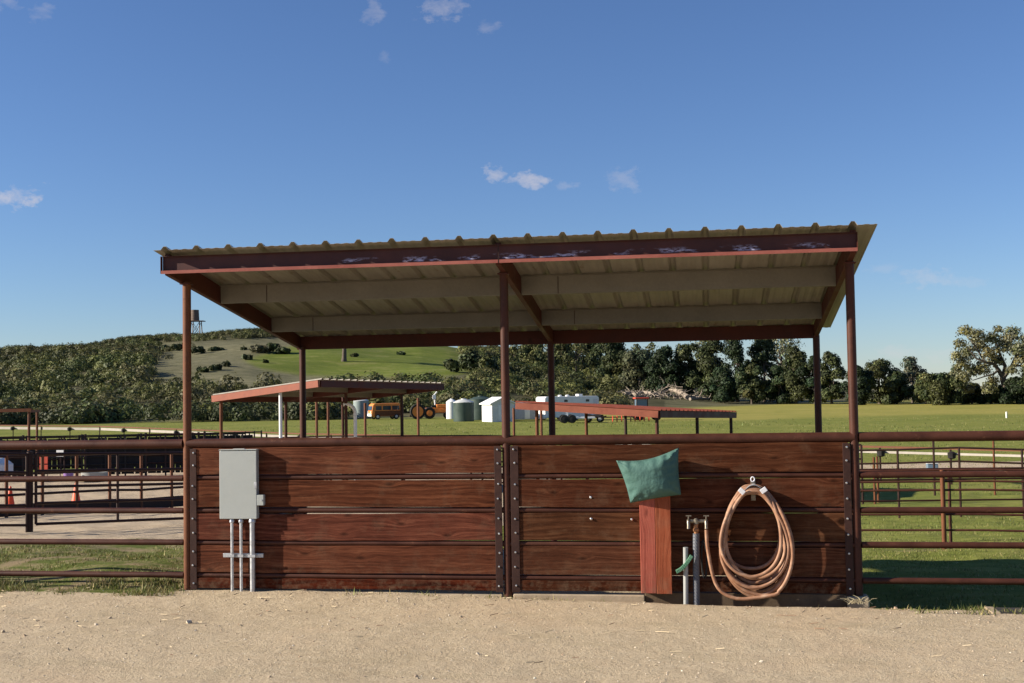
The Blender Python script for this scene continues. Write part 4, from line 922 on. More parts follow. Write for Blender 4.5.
# ------------------------------------------------------------------ vegetation
def ground_at(u, v, d0=60, d1=900):
    "where the sight line (u, v) meets the land"
    Ds = np.arange(d0, d1, .5); d = ray(u, v); t = Ds/(d.x*FWH.x+d.y*FWH.y)
    x = CX+d.x*t; y = CY+d.y*t; z = CZ+d.z*t; hit = np.nonzero(z <= ground(x, y))[0]
    i = hit[0] if len(hit) else len(Ds)-1
    return Vector((x[i], y[i], gz(x[i], y[i]))), float(Ds[i])
def unit(a): return a/np.maximum(np.linalg.norm(a, axis=1, keepdims=True), 1e-6)
def leaf_quads(C, N, size, r, aspect=.7, align=.55):
    "one little four-cornered leaf clump per centre C, facing roughly along N"
    n = len(C); N = unit(N*align+unit(r.normal(size=(n, 3)))*(1-align)); T = unit(np.cross(N, unit(r.normal(size=(n, 3))))); B = np.cross(N, T)
    s = (size*np.exp(r.normal(0, .3, n)))[:, None] if np.ndim(size) == 0 else (size*np.exp(r.normal(0, .25, n)))[:, None]
    k = r.uniform(.6, 1.3, (4, n, 1)); V = np.stack([C-T*s*k[0], C-B*s*aspect*k[1]+N*s*.25, C+T*s*k[2], C+B*s*aspect*k[3]-N*s*.2], 1).reshape(-1, 3)
    return V, np.arange(4*n).reshape(n, 4)
def lobes_to_leaves(lobes, n, size, r, base, var=.28, sheen=None, shell=.55):
    "lobes: (x, y, z, rx, ry, rz); leaves spread through the outer shell of each lobe"
    L_ = np.array(lobes, float); w = (L_[:, 3]*L_[:, 4]+L_[:, 3]*L_[:, 5]); w = w/w.sum(); idx = r.choice(len(L_), n, p=w)
    d = unit(r.normal(size=(n, 3))); d[:, 2] = np.where(d[:, 2] < -.55, -d[:, 2], d[:, 2])
    rad = (shell+(1-shell)*r.random(n)**.6)*(1+.18*r.normal(size=n)*.6)
    C = L_[idx, :3]+d*L_[idx, 3:6]*rad[:, None]
    V, F = leaf_quads(C, d, size, r, .7, .68)
    base = np.array(base, float); lob = np.exp(r.normal(0, .20, len(L_)))[idx]; hue = r.normal(0, .10, len(L_))[idx]
    col = base[None, :]*(lob*np.exp(r.normal(0, var, n)))[:, None]; col[:, 0] *= 1+hue; col[:, 2] *= 1-hue*.5
    if sheen is not None:
        k = (r.random(n) < sheen[0])[:, None]; col = np.where(k, np.array(sheen[1])[None, :]*np.exp(r.normal(0, .25, n))[:, None], col)
    return V, F, np.clip(col, .005, .6)
def limbs(mb, base, top, r0, targets, r, bend=.12):
    "tapered trunk and crooked limbs"
    base = Vector(base); top = Vector(top); H = (top-base).length; path = []
    for i in range(7):
        s_ = i/6; j = Vector((r.normal()*bend*H*.08, r.normal()*bend*H*.08, 0)) if 0 < i < 6 else Vector((0, 0, 0)); path.append(base.lerp(top, s_)+j)
    mb.tube(path, [r0*(1.25 if i == 0 else 1-.085*i) for i in range(7)], 9)
    for tg in targets:
        tg = Vector(tg); a = path[r.integers(3, 7)]; pth = [a]; n = 5
        for i in range(1, n+1):
            s_ = i/n; q = a.lerp(tg, s_); q.z += math.sin(s_*math.pi)*(tg-a).length*.10; q += Vector(r.normal(size=3))*(tg-a).length*.05*(s_ < 1); pth.append(q)
        mb.tube(pth, [r0*.55*(1-.15*i) for i in range(n+1)], 6)
PAL = {'dark': ((.042, .052, .018), (.08, (.12, .13, .05))), 'olive': ((.078, .084, .028), (.12, (.14, .15, .055))), 'grey': ((.10, .10, .055), (.15, (.16, .15, .10))), 'pale': ((.14, .15, .075), (.25, (.22, .22, .13))), 'round': ((.070, .078, .038), (.08, (.11, .11, .06))), 'deep': ((.022, .036, .014), (.05, (.06, .08, .03)))}
def tree(name, label, cat, u, vt, vb, hw, kind, group='trees along the far field edge', n=2600, D=None, pointed=0.0, trunk=True, size=None):
    p, D_ = ground_at(u, vb, 90, 600) if D is None else (gp(u, D), D)
    seed = int(u*7+vt*13); r = np.random.default_rng(seed); mpp = D_/FPX
    H = at(u, vt, D_).z-p.z; W = hw*mpp*1.28
    root = thing(name, label, cat, p, group); lobes = []; nl = int(17+9*min(1, H/12))
    for i in range(nl):
        s_ = (i+.5)/nl; prof = (math.sin(math.pi*min(1, .18+s_*.80))**.6)*(1-pointed*s_)
        a = r.uniform(0, 6.28); q = W*prof*r.uniform(.25, .85); lr = W*r.uniform(.24, .46)*(1-.35*pointed*s_)
        z = H*(.07+.84*s_+r.normal()*.03); lr2 = lr*r.uniform(.75, 1.15)
        lobes.append((q*math.cos(a), q*math.sin(a), min(z, H-lr2*.9), lr, lr, lr2))
    lobes.append((r.normal()*W*.15, r.normal()*W*.1, H-.24*W, W*.28, W*.28, W*.28))
    base, sheen = PAL[kind]
    V, F, c = lobes_to_leaves(lobes, n, (size or .165)*max(.8, D_/200), r, base, .32, sheen, .45)
    npmesh('crown', V, F, M['leaf'], root, c)
    mb = MB(); limbs(mb, (0, 0, -.4), (0, 0, H*.62), max(.16, W*.075), [l[:3] for l in lobes[2::3]], r); mb.v = [tuple(Vector(q)+p) for q in mb.v]
    mb.build('trunk', M['bark'], root, True)
    return root
G_ = 'trees along the far field edge'
TREES = [
 ('evergreen_tree', 'dark tree on the hillside above the white trailer, just right of the dark rear post', 564, 338, 373, 15, 'olive', .25),
 ('evergreen_tree', 'narrow dark tree on the hillside left of the dark middle rear post', 534, 340, 370, 14, 'olive', .3),
 ('evergreen_tree', 'dark pointed tree second right of the middle rear post', 590, 333, 374, 16, 'dark', .4),
 ('evergreen_tree', 'dark spreading tree above the left end of the brush heap', 611, 336, 382, 17, 'dark', .1),
 ('oak_tree', 'round grey green oak standing over the brush heap', 640, 350, 392, 19, 'round', .0),
 ('evergreen_tree', 'very dark tree in shade right of the round grey green oak', 664, 347, 396, 17, 'deep', .1),
 ('evergreen_tree', 'dark tree behind the bleached fallen trunk', 688, 344, 398, 15, 'dark', .15),
 ('evergreen_tree', 'tall dark evergreen rising above the bleached fallen trunk', 712, 335, 400, 17, 'dark', .2),
 ('evergreen_tree', 'tallest dark evergreen near the middle of the right bay', 738, 332, 402, 17, 'deep', .2),
 ('evergreen_tree', 'broad dark evergreen left of the right rear post', 765, 337, 402, 18, 'dark', .15),
 ('evergreen_tree', 'dark rounded tree touching the right rear post from the left', 796, 347, 404, 17, 'dark', .2),
 ('evergreen_tree', 'dark tree between the right rear post and the right corner post', 832, 352, 404, 15, 'dark', .2),
 ('evergreen_tree', 'dark broad tree just right of the right corner post', 880, 360, 404, 19, 'dark', .0),
 ('oak_tree', 'thin grey oak with sparse crown between two dark trees', 912, 357, 403, 15, 'grey', .0),
 ('evergreen_tree', 'low dark round tree left of the big golden oak', 940, 374, 405, 17, 'dark', .0),
 ('oak_tree', 'pale small tree top showing over the low dark round tree', 957, 364, 403, 10, 'pale', .0),
 ('evergreen_tree', 'low dark tree behind the trunk of the big golden oak', 1017, 378, 404, 15, 'deep', .0),
 ('evergreen_tree', 'dark tree beyond the right edge behind the big golden oak', 1046, 360, 404, 18, 'dark', .0),
 ('evergreen_tree', 'low dark tree left of the golden oak trunk', 972, 384, 404, 12, 'dark', .0),
 ('evergreen_tree', 'low very dark tree close left of the golden oak trunk', 991, 382, 404, 12, 'deep', .0),
 ('evergreen_tree', 'dark bushy tree between the broad dark tree and the thin grey oak', 897, 372, 404, 13, 'dark', .0),
 ('evergreen_tree', 'olive bushy tree right of the thin grey oak', 926, 374, 404, 12, 'olive', .0),
 ('evergreen_tree', 'low dark tree at the foot of the tallest evergreen, left side', 724, 368, 403, 13, 'deep', .0),
 ('evergreen_tree', 'low dark tree at the foot of the tallest evergreen, right side', 752, 364, 404, 13, 'dark', .0),
 ('evergreen_tree', 'low dark tree in front of the broad dark evergreen', 779, 366, 404, 12, 'deep', .0),
 ('evergreen_tree', 'short dark tree filling the gap left of the right corner post', 857, 366, 405, 13, 'deep', .0),
 ('evergreen_tree', 'short dark tree between the right rear post and its left neighbour', 815, 356, 404, 13, 'deep', .0),
]
for nm, lb, u, vt, vb, hw, kd, pt in TREES:
    sp = (kd in ('grey', 'pale'))
    tree(nm, lb, 'tree', u, vt, vb, hw, kd, G_, 4200 if sp else 10500, pointed=pt)
for u, vt, vb, hw, lb in ((703, 332, 394, 20, 'pale feathery tree standing behind the tall dark evergreens, left one'), (782, 331, 396, 24, 'pale feathery tree standing behind the broad dark evergreen, right one')):
    tree('pale_tree', lb, 'tree', u, vt, vb, hw, 'pale', G_, 2600, D=262)
for u, vt, hw, lb, kd in ((622, 343, 12, 'small tree on the skyline right of the pointed dark tree', 'dark'), (636, 344, 10, 'small pointed tree on the skyline over the round oak', 'dark'), (652, 343, 11, 'tiny dark tree on the skyline left of the tall evergreens', 'olive'), (668, 346, 12, 'tiny dark tree on the skyline right of the round oak', 'dark'), (550, 341, 14, 'small olive tree on the skyline behind the middle rear post', 'olive'), (515, 345, 13, 'small olive tree on the hill just right of the centre post', 'olive'), (577, 339, 15, 'olive tree on the skyline between the two dark hillside trees', 'olive')):
    tree('hill_tree', lb, 'tree', u, vt, 380, hw, kd, 'trees on the hill skyline', 900, D=300)
# big oak at the right with bronze foliage hanging from bare limbs
p, D_ = ground_at(1006, 404, 90, 400); mp = D_/FPX; root = thing('oak_tree', 'big golden green oak with crooked dark limbs at the right edge', 'tree', p, G_)
px = lambda u, v: ((u-1006)*mp, (404-v)*mp)
r = np.random.default_rng(5); lob = []
for u, v, q in ((966, 332, 7), (974, 338, 8), (963, 344, 6), (984, 346, 10), (975, 354, 9), (966, 364, 8), (993, 340, 8), (1003, 349, 9), (1013, 341, 8), (1022, 334, 9), (1030, 345, 10), (1040, 338, 9), (962, 377, 7), (972, 383, 8), (985, 370, 9), (983, 390, 7), (994, 381, 6), (1018, 362, 9), (1030, 372, 10), (1042, 360, 10), (1024, 388, 8), (1052, 350, 9), (960, 356, 6), (998, 331, 5), (1000, 362, 8), (978, 372, 8), (1012, 352, 8), (990, 355, 8), (1008, 372, 6), (970, 390, 6)):
    x, z = px(u, v); lob.append((x, r.normal()*3.0, z, q*mp*1.25, q*mp*1.5, q*mp*1.08))
V, F, c = lobes_to_leaves(lob, 17000, .15, r, (.118, .118, .045), .30, (.40, (.17, .17, .11)), .15); npmesh('crown', V, F, M['leaf'], root, c)
mb = MB(); ox, oz = px(1004, 376)
mb.tube([(.1, 0, -.4), (0, 0, .6), (.05, 0, 2.2), (ox, .1, oz*.9), (ox, .1, oz)], [.78, .56, .48, .46, .42], 10)
def limb(pts, ra, rb):
    P_ = [Vector((px(a, b)[0], y, px(a, b)[1])) for a, b, y in pts]; n = len(P_); mb.tube(P_, [ra+(rb-ra)*i/(n-1) for i in range(n)], 7)
limb([(1004, 378, .1), (1000, 370, 0), (995, 364, -.5), (986, 362, -1), (977, 358, -1.2), (970, 348, -1.3)], .36, .08)
limb([(1004, 377, .1), (1007, 366, .4), (1004, 357, .8), (1000, 345, .6), (996, 336, .5)], .34, .07)
limb([(1005, 377, .1), (1013, 366, 0), (1017, 356, -.4), (1024, 346, -.8), (1034, 340, -1)], .36, .08)
limb([(1000, 370, 0), (994, 374, -.6), (985, 376, -1.5), (972, 380, -2)], .20, .06)
limb([(1013, 366, 0), (1024, 366, .6), (1036, 362, 1.2)], .22, .06); limb([(986, 362, -1), (980, 350, -.5), (975, 340, 0), (968, 333, 0)], .2, .05); limb([(1017, 356, -.4), (1012, 346, 0), (1014, 338, .4)], .18, .05)
mb.v = [tuple(Vector(q)+p) for q in mb.v]; mb.build('trunk', M['bark'], root, True)
# lone tree on the green slope, its crown behind the roof
p, D_ = ground_at(344, 361.5, 150, 600); mp = D_/FPX; root = thing('lone_tree', 'lone tree trunk on the green slope, its crown hidden by the roof', 'tree', p)
r = np.random.default_rng(8); lob = [(r.normal()*3.2, r.normal()*2.5, 8.5+r.random()*3.2, 2.0, 2.0, 1.5) for _ in range(12)]
V, F, c = lobes_to_leaves(lob, 2200, .4, r, PAL['dark'][0]); npmesh('crown', V, F, M['leaf'], root, c)
mb = MB(); limbs(mb, (0, 0, -.5), (.2, 0, 7.6), .62, [l[:3] for l in lob[::2]], r); mb.v = [tuple(Vector(q)+p) for q in mb.v]; mb.build('trunk', M['bark'], root, True)
# single bushes one can point at on the tan and green slopes
BUSH = [(163, 352, 8, 6, 'round dark bush on the tan slope, the one left of the left corner post'), (176, 351, 8, 6.5, 'round dark bush on the tan slope touching the left corner post'), (197.5, 354, 7, 7, 'dark bush just right of the left corner post below the water tower'), (216, 351, 8, 4, 'flat dark bush on the tan slope right of the water tower'), (203, 372.5, 6, 4.5, 'low bush low on the tan slope, left one of a row of three'), (215.5, 370.5, 7, 5.5, 'low bush low on the tan slope, middle one of a row of three'), (226, 366.5, 4, 4.5, 'small bush at the right end of the row of three on the tan slope'), (248, 360, 5, 5, 'small dark bush where the tan slope turns green'), (266, 363, 2.5, 2.5, 'tiny dark bush alone on the green slope above the red gable'),
        (257, 353, 10, 8.5, 'wide grey bush at the left of the thicket under the roof corner'), (271, 352.5, 11, 9, 'wide green bush in the middle of the thicket under the roof corner'), (283, 354, 8, 6, 'bush at the right of the thicket under the roof corner'), (244, 350, 2.5, 2, 'tiny bush alone high on the tan slope'), (355, 357, 4, 3, 'small dark bush right of the lone tree trunk'), (401, 355, 4, 3, 'small dark bush on the green slope right of the lone tree'), (468, 373, 17, 25, 'large round dark bush left of the centre post at the edge of the green slope'), (484, 376, 14, 20, 'large bush close against the centre post on the hillside'), (452, 372, 9, 12, 'smaller round bush left of the large dark bush by the green slope')]
for i, (u, vb, hw, h, lb) in enumerate(BUSH):
    p, D_ = ground_at(u, vb, 120, 700); mp = D_/FPX; root = None; r = np.random.default_rng(100+i); W = hw*mp; H = h*mp*1.05
    lob = [(r.uniform(-.6, .6)*W, r.uniform(-.5, .5)*W, H*r.uniform(.25, .62), W*.45, W*.45, H*.42) for _ in range(7)]
    V, F, c = lobes_to_leaves(lob, int(220+hw*55), .30 if hw > 9 else .34, r, PAL['dark' if i not in (9,) else 'grey'][0], .32, (.08, (.09, .11, .045)), .5)
    ob = npmesh('hillside_bush', V, F, M['leaf'], None, c, loc=p); tag(ob, lb, 'bush', 'bushes on the hillside')
# chaparral: the mass of scrub on the hill
def chaparral():
    r = np.random.default_rng(21); N = 60000; u = r.uniform(-120, 700, N); D = np.sqrt(r.uniform(146**2, 440**2, N))
    l = (u-512)/FPX*D; x = CX+rt0.x*l+FWH.x*D; y = CY+rt0.y*l+FWH.y*D; z = ground(x, y); uu, vv, _ = uvD(x, y, z)
    _, _, cov = hill_masks(uu, vv); D0 = np.interp(u, [-200, 450, 700, 900], [146, 150, 190, 225])
    patch = vnoise(x, y, 14, 31)*.65+vnoise(x, y, 5.5, 32)*.35
    belt = 1-sstep(5, 22, D-D0)
    dens = np.where(cov > .5, .07+.30*(patch > .46), 0.0)+.05*(cov < .5)*(patch > .60)*(uu < 185)*(uu > 130)+.008*(cov < .3)*(patch > .62)*(uu < 240)
    dens = dens*np.where(D < 190, 1.0, .8); yard = (u > 340) & (u < 640) & (D < 165); dens[yard] = 0; dens[(uu > 622) & (vv > 380)] = 0; dens[uu > 640] *= .5; dens[D < D0+2] = 0
    keep = r.random(N) < dens; x, y, z, D, uu, vv, patch, belt = [a[keep] for a in (x, y, z, D, uu, vv, patch, belt)]
    n = len(x); rad = np.exp(r.normal(.36, .42, n))*(1+.35*belt)*np.clip(D/240, .8, 1.25); hgt = rad*r.uniform(.65, 1.1, n)*(1+.35*belt)
    rad = np.clip(rad, .5, 2.3); rad = np.where(vv < 352, np.clip(rad, .5, 1.35), rad); hgt = np.minimum(hgt, rad*1.1)
    per = 170; idx = np.repeat(np.arange(n), per); m_ = len(idx)
    d = unit(r.normal(size=(m_, 3))); d[:, 2] = np.abs(d[:, 2])*1.0-.15
    lump = 1+.22*np.sin(d[:, 0]*5+idx)*np.cos(d[:, 1]*6+idx*1.3)
    rr = (.55+.45*r.random(m_)**.5)*lump
    C = np.stack([x[idx]+d[:, 0]*rad[idx]*rr, y[idx]+d[:, 1]*rad[idx]*rr, z[idx]+hgt[idx]*.25+d[:, 2]*hgt[idx]*rr], 1)
    V, F = leaf_quads(C, d, np.clip(rad[idx]*.105, .10, .24), r, .75, .80)
    pal = np.array([(.074, .084, .024), (.044, .056, .017), (.098, .104, .031), (.088, .084, .034), (.060, .076, .024), (.110, .120, .033)])
    zone = np.clip((vnoise(x, y, 24, 41)*.7+r.random(n)*.3)*6, 0, 5).astype(int)
    b = pal[zone]*np.exp(r.normal(0, .20, n))[:, None]*(.62+.80*vnoise(x, y, 33, 43))[:, None]; b = np.where((belt > .5)[:, None] & (r.random(n) < .5)[:, None], np.array([(.044, .054, .020)]), b)
    c = b[idx]*np.exp(r.normal(0, .11, m_))[:, None]
    o = npmesh('chaparral', V, F, M['leaf'], None, np.clip(c, .005, .5)); print('chaparral bushes', n, 'quads', m_)
    return tag(o, 'dense olive and dark green scrub covering the hillside', 'scrub', None, 'stuff')
chaparral()
# brush heap and fallen trunks
r = np.random.default_rng(77); mb = MB()
for i in range(230):
    u = r.uniform(618, 705)+r.normal()*4; vb = np.interp(u, [610, 650, 690, 720], [396, 399, 400, 401])-abs(r.normal())*2
    p, D_ = ground_at(u, vb, 120, 400); hgt = np.interp(u, [615, 650, 672, 690, 710], [.4, .8, 2.4, 1.2, .3])*r.random()
    a = r.uniform(0, 3.14); ln = r.uniform(.6, 2.6); q = Vector((math.cos(a)*ln*.5, math.sin(a)*ln*.5, r.normal()*.35+.2)); c0 = p+Vector((0, 0, .1+hgt))
    mb.tube([c0-q, c0+Vector(r.normal(size=3))*.12, c0+q], [.07, .055, .02], 5)
bp = mb.build('brush_heap', M['deadwood'], None, True); tag(bp, 'tangled grey heap of dead branches at the field edge below the dark trees', 'brush', None, 'stuff')
def fallen(label, pts, ra, rb):
    P_ = []
    for u, vb, h, in pts:
        p, D_ = ground_at(u, vb, 120, 400); P_.append(p+Vector((0, 0, h)))
    n = len(P_); mb = MB().tube(P_, [ra+(rb-ra)*i/(n-1) for i in range(n)], 9)
    for i in range(4):
        a = P_[1+i % (n-1)]; q = a+Vector((random.uniform(-1, 1), random.uniform(-1, 1), random.uniform(.6, 1.8))); mb.tube([a, a.lerp(q, .5)+Vector((.15, 0, 0)), q], [.14, .1, .03], 6)
    return tag(mb.build('fallen_trunk', M['deadwood'], None, True), label, 'log', 'fallen trunks by the brush heap')
fallen('bleached fallen trunk with bare upright branches, the palest in the heap', [(688, 400, .4), (683, 399, .9), (676, 398, 1.4), (668, 397, 1.2), (660, 397, .6)], .55, .25)
fallen('grey fallen trunk at the left of the brush heap', [(658, 398, .4), (650, 398, .8), (643, 397, .9), (636, 397, .4)], .42, .2)
fallen('thin grey log at the right end of the brush heap', [(690, 401, .35), (698, 401, .45), (708, 401, .3)], .3, .22)
fallen('short pale log left of the brush heap near the cab tractor', [(624, 397, .5), (631, 397, .55), (637, 398, .45)], .45, .35)

# ------------------------------------------------------------------ grass blades and gravel close by
def blades():
    r = np.random.default_rng(9); parts_ = []
    def field(n, x0, x1, y0, y1, h, dens):
        x = r.uniform(x0, x1, n); y = r.uniform(y0, y1, n); pt = vnoise(x, y, .55, 51)*.5+vnoise(x, y, .17, 52)*.5
        k = r.random(n) < dens(x, y, pt); return x[k], y[k], h*np.exp(r.normal(0, .35, k.sum()))*(.55+.9*pt[k])
    sets = [field(52000, -7.2, -3.0, -.42, 5.6, .026, lambda x, y, p: np.clip((p-.40)*3.0, 0, 1)*np.where(y < .75, .95, .8)*(y > -.30+.25*(vnoise(x, y, .4, 55)-.5))),
            field(9000, -7.2, -3.05, -.36, .30, .036, lambda x, y, p: np.clip((p-.32)*3, 0, 1)),
            field(42000, 3.15, 9.5, -.48, 9.0, .022, lambda x, y, p: np.clip((p-.2)*2.2, 0, .8)*np.where(y < -.25, .45, 1)),
            field(3500, 3.4, 7.5, -.62, -.2, .032, lambda x, y, p: np.clip((p-.42)*3, 0, 1)),
            field(900, -2.6, 3.1, -.32, -.09, .03, lambda x, y, p: np.clip((p-.55)*4, 0, 1)*.6)]
    x = np.concatenate([s[0] for s in sets]); y = np.concatenate([s[1] for s in sets]); h = np.concatenate([s[2] for s in sets]); n = len(x); z = ground(x, y)-.004
    a = r.uniform(0, 6.283, n); w = .0035+h*.035; lean = h[:, None]*r.normal(0, .45, (n, 2))
    dx = np.cos(a)*w; dy = np.sin(a)*w
    V = np.stack([np.stack([x-dx, y-dy, z], 1), np.stack([x+dx, y+dy, z], 1), np.stack([x+lean[:, 0], y+lean[:, 1], z+h], 1)], 1).reshape(-1, 3)
    dryk = (r.random(n) < .22+.25*(vnoise(x, y, .8, 56) > .6))[:, None]; c = np.where(dryk, np.array([(.30, .25, .11)]), np.array([(.125, .145, .036)]))*np.exp(r.normal(0, .28, n))[:, None]
    return tag(npmesh('grass', V, np.arange(3*n).reshape(n, 3), M['blade'], None, np.clip(c, .01, .6)), 'short green and dry grass along the fences', 'grass', None, 'stuff')
blades()
def tufts():
    r = np.random.default_rng(33); n = 9000; u = r.uniform(150, 1120, n); D = np.exp(r.uniform(math.log(19), math.log(125), n)); k = (u > 840) | (D > 50); u = u[k]; D = D[k]; n = len(u)
    l = (u-512)/FPX*D; x = CX+rt0.x*l+FWH.x*D; y = CY+rt0.y*l+FWH.y*D; keep = vnoise(x, y, 7, 71)*.6+vnoise(x, y, 2.2, 72)*.4 > .44; x = x[keep]; y = y[keep]; D = D[keep]; n = len(x); z = ground(x, y)
    per = 7; i = np.repeat(np.arange(n), per); h = np.clip(.022+.00075*D, .03, .10)[i]*np.exp(r.normal(0, .3, n*per)); a = r.uniform(0, 6.283, n*per); sp = h*1.6+.03
    bx = x[i]+r.normal(0, 1, n*per)*sp; by = y[i]+r.normal(0, 1, n*per)*sp; w = h*.16; dx = np.cos(a)*w; dy = np.sin(a)*w; bz = z[i]-.01
    V = np.stack([np.stack([bx-dx, by-dy, bz], 1), np.stack([bx+dx, by+dy, bz], 1), np.stack([bx+dx*1.2*r.normal(size=n*per), by+dy, bz+h], 1)], 1).reshape(-1, 3)
    c = np.where((r.random(n) < .35)[:, None], np.array([(.24, .22, .085)]), np.array([(.115, .145, .034)]))[i]*np.exp(r.normal(0, .15, n*per))[:, None]
    tag(npmesh('grass_tufts', V, np.arange(3*n*per).reshape(-1, 3), M['blade'], None, np.clip(c, .01, .6)), 'uneven tufts of grass scattered over the paddock', 'grass', None, 'stuff')
tufts()
def gravel():
    r = np.random.default_rng(15); n = 15000
    y = -.05-3.6*r.random(n)**1.5; x = r.uniform(-5.2, 6.0, n); k = (vnoise(x, y, .7, 61)*.6+vnoise(x, y, 2.1, 62)*.4) > r.random(n)*.8; x = x[k]; y = y[k]; n = len(x)
    s = np.exp(r.normal(math.log(.0042), .42, n)); s = np.where(r.random(n) < .006, s*2.6, s); z = ground(x, y)
    b = np.array([(1, 0, 0), (-.5, .87, 0), (-.5, -.87, 0), (.3, .5, .75), (.3, -.5, .75), (-.6, 0, .75)], float); f = np.array([(0, 1, 3), (1, 2, 5), (2, 0, 4), (0, 3, 4), (1, 5, 3), (2, 4, 5), (3, 5, 4)])
    a = r.uniform(0, 6.28, n); j = 1+.25*r.normal(size=(n, 6, 3)); P_ = b[None]*j*s[:, None, None]
    P_ = np.stack([P_[..., 0]*np.cos(a)[:, None]-P_[..., 1]*np.sin(a)[:, None], P_[..., 0]*np.sin(a)[:, None]+P_[..., 1]*np.cos(a)[:, None], P_[..., 2]], -1)+np.stack([x, y, z-.002], -1)[:, None, :]
    F = (f[None]+np.arange(n)[:, None, None]*6).reshape(-1, 3); pal = np.array([(.42, .34, .24), (.52, .44, .33), (.34, .26, .18), (.56, .49, .38), (.38, .27, .18)])
    c = np.repeat(pal[r.integers(0, 5, n)]*np.exp(r.normal(0, .15, n))[:, None], 7, 0)
    tag(npmesh('gravel', P_.reshape(-1, 3), F, M['stone'], None, np.clip(c, .03, .75)), 'loose small stones on the pale gravel yard', 'gravel', None, 'stuff')
    # dead straws and leaf bits
    n = 150; x = r.uniform(-4.8, 5.2, n); y = -.06-2.6*r.random(n)**1.8; a = r.normal(0, .7, n); l = r.uniform(.012, .045, n)*np.where(r.random(n) < .06, 2, 1); w = r.uniform(.001, .0028, n); z = ground(x, y)+.006
    dx, dy = np.cos(a)*l, np.sin(a)*l; ex, ey = -np.sin(a)*w, np.cos(a)*w; up_ = r.uniform(0, .012, n)
    V = np.stack([np.stack([x-dx-ex, y-dy-ey, z], 1), np.stack([x+dx-ex, y+dy-ey, z+up_], 1), np.stack([x+dx+ex, y+dy+ey, z+up_+.004], 1), np.stack([x-dx+ex, y-dy+ey, z+.004], 1)], 1).reshape(-1, 3)
    c = np.where(r.random(n)[:, None] < .65, np.array([(.46, .37, .23)]), np.array([(.16, .09, .05)]))*np.exp(r.normal(0, .2, n))[:, None]
    tag(npmesh('straw', V, np.arange(4*n).reshape(n, 4), M['stone'], None, np.clip(c, .02, .8)), 'scattered straw and leaf bits on the gravel', 'straw', None, 'stuff')
gravel()
# a dry weed at the foot of the right corner post
r = np.random.default_rng(4); mb = MB()
for i in range(26):
    a = r.uniform(0, 6.28); l = r.uniform(.05, .16); b0 = Vector((3.02+r.normal()*.05, -.15+r.normal()*.03, .0)); e = b0+Vector((math.cos(a)*l*.8, math.sin(a)*l*.4, l*r.uniform(.1, .6))); mb.tube([b0, b0.lerp(e, .5)+Vector((0, 0, .015)), e], [.0025, .002, .001], 4)
tag(mb.build('dry_weed', mottled('dry_straw', (.40, .33, .19), (.58, .50, .32), 20, .9), None), 'tuft of dry straw at the foot of the right corner post', 'weed')

# ------------------------------------------------------------------ light, sky
SUN_AZ, SUN_EL = R(75.5), R(22.5)                     # light comes from the left, a little in front of the wall
ld = Vector((math.sin(SUN_AZ)*math.cos(SUN_EL), math.cos(SUN_AZ)*math.cos(SUN_EL), -math.sin(SUN_EL)))
sun = bpy.data.lights.new('sun', 'SUN'); so = bpy.data.objects.new('sun', sun); COL.objects.link(so)
sun.energy = 5.0; sun.angle = R(.53); sun.color = (1.0, .90, .76); so.rotation_euler = ld.to_track_quat('-Z', 'Y').to_euler(); so.location = (-30, -10, 20)
W = bpy.data.worlds.new('World'); SC.world = W; W.use_nodes = True; nt = W.node_tree; nt.nodes.clear()
N_ = lambda t_, **k: [setattr(nd, a, b) or nd for nd in [nt.nodes.new(t_)] for a, b in (k or {'label': ''}).items()][0]
outw = nt.nodes.new('ShaderNodeOutputWorld'); bg = nt.nodes.new('ShaderNodeBackground'); sky = nt.nodes.new('ShaderNodeTexSky')
sky.sky_type = 'NISHITA'; sky.sun_disc = False; sky.sun_elevation = SUN_EL; sky.sun_rotation = math.atan2(-ld.x, -ld.y)
sky.air_density = 1.0; sky.dust_density = .0; sky.ozone_density = 3.0; sky.altitude = 200
SKYS = .051; bg.inputs[1].default_value = SKYS
tc = nt.nodes.new('ShaderNodeTexCoord')
def wm(op, a, b=0.0, clamp=False):
    nd = nt.nodes.new('ShaderNodeMath'); nd.operation = op; nd.use_clamp = clamp
    for i, v in enumerate((a, b)):
        if isinstance(v, bpy.types.NodeSocket): nt.links.new(v, nd.inputs[i])
        else: nd.inputs[i].default_value = v
    return nd.outputs[0]
def dotv(v):
    nd = nt.nodes.new('ShaderNodeVectorMath'); nd.operation = 'DOT_PRODUCT'; nt.links.new(tc.outputs['Generated'], nd.inputs[0]); nd.inputs[1].default_value = v; return nd.outputs['Value']
mpn = nt.nodes.new('ShaderNodeMapping'); mpn.inputs['Scale'].default_value = (1, 1, 1.7); nt.links.new(tc.outputs['Generated'], mpn.inputs[0])
nz = nt.nodes.new('ShaderNodeTexNoise'); nt.links.new(mpn.outputs[0], nz.inputs['Vector']); nz.inputs['Scale'].default_value = 42; nz.inputs['Detail'].default_value = 9; nz.inputs['Roughness'].default_value = .66; nz.inputs['Distortion'].default_value = .6
wn = nt.nodes.new('ShaderNodeTexNoise'); nt.links.new(mpn.outputs[0], wn.inputs['Vector']); wn.inputs['Scale'].default_value = 70; wn.inputs['Detail'].default_value = 5; wn.inputs['Roughness'].default_value = .65
ws_ = nt.nodes.new('ShaderNodeSeparateColor'); nt.links.new(wn.outputs['Color'], ws_.inputs[0])
wa = wm('MULTIPLY', wm('SUBTRACT', ws_.outputs[0], .5), 3.2); wb_ = wm('MULTIPLY', wm('SUBTRACT', ws_.outputs[1], .5), 3.2)
total = None
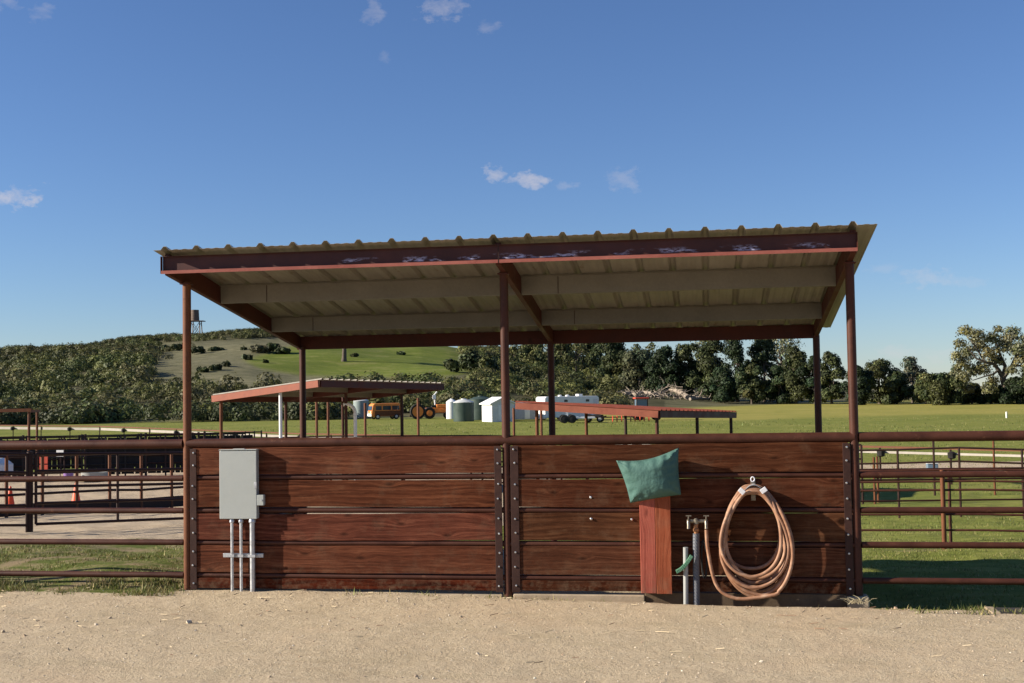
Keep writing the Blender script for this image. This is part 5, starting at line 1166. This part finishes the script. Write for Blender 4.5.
for u, v, w, h, s_ in ((12, 197, 30, 11, 1.2), (494, 175, 13, 9, .85), (531, 180, 26, 8, 1.0), (566, 186, 12, 5, .35), (622, 180, 22, 12, .40), (440, 8, 30, 12, .60), (490, 28, 16, 8, .32), (374, 12, 14, 9, .38), (40, 13, 14, 9, .35), (8, 3, 14, 8, .35), (928, 277, 32, 9, .50), (965, 282, 26, 5, .25), (884, 268, 22, 5, .25), (898, 352, 26, 7, .45), (940, 355, 20, 7, .35), (385, 57, 8, 6, .2)):
    d = ray(u, v).normalized(); rx = FWH.cross(Vector((0, 0, 1))).normalized(); rx = (rx-d*rx.dot(d)).normalized(); ry = rx.cross(d)
    a = wm('ADD', wm('DIVIDE', dotv(rx), w*.9/FPX), wa); b = wm('ADD', wm('DIVIDE', dotv(ry), h*1.05/FPX), wb_); f_ = wm('GREATER_THAN', dotv(d), .6)
    q = wm('SUBTRACT', 1.0, wm('ADD', wm('MULTIPLY', a, a), wm('MULTIPLY', b, b)), True)
    q = wm('MULTIPLY', wm('MULTIPLY', q, f_), s_); total = q if total is None else wm('ADD', total, q)
dens = wm('MULTIPLY', wm('MULTIPLY', wm('SUBTRACT', wm('MULTIPLY', nz.outputs['Fac'], 3.2), .75, True), total), 1.0, True)
mxw = nt.nodes.new('ShaderNodeMix'); mxw.data_type = 'RGBA'; nt.links.new(wm('MULTIPLY', dens, .50), mxw.inputs[0]); wb = nt.nodes.new('ShaderNodeMix'); wb.data_type = 'RGBA'; wb.blend_type = 'MULTIPLY'; wb.inputs[0].default_value = 1.0; nt.links.new(sky.outputs[0], wb.inputs[6]); wb.inputs[7].default_value = (.81, .935, 1.22, 1)   # camera white balance on the daylight
nt.links.new(wb.outputs[2], mxw.inputs[6]); mxw.inputs[7].default_value = (6.9, 6.4, 6.6, 1)
nt.links.new(mxw.outputs[2], bg.inputs[0]); nt.links.new(bg.outputs[0], outw.inputs[0])
SC.view_settings.view_transform = 'Standard'; SC.view_settings.look = 'None'; SC.view_settings.gamma = 1.0; SC.view_settings.exposure = 1.0; SC.view_settings.use_curve_mapping = False
SC.render.engine = 'CYCLES'; SC.cycles.max_bounces = 6; SC.cycles.use_denoising = True
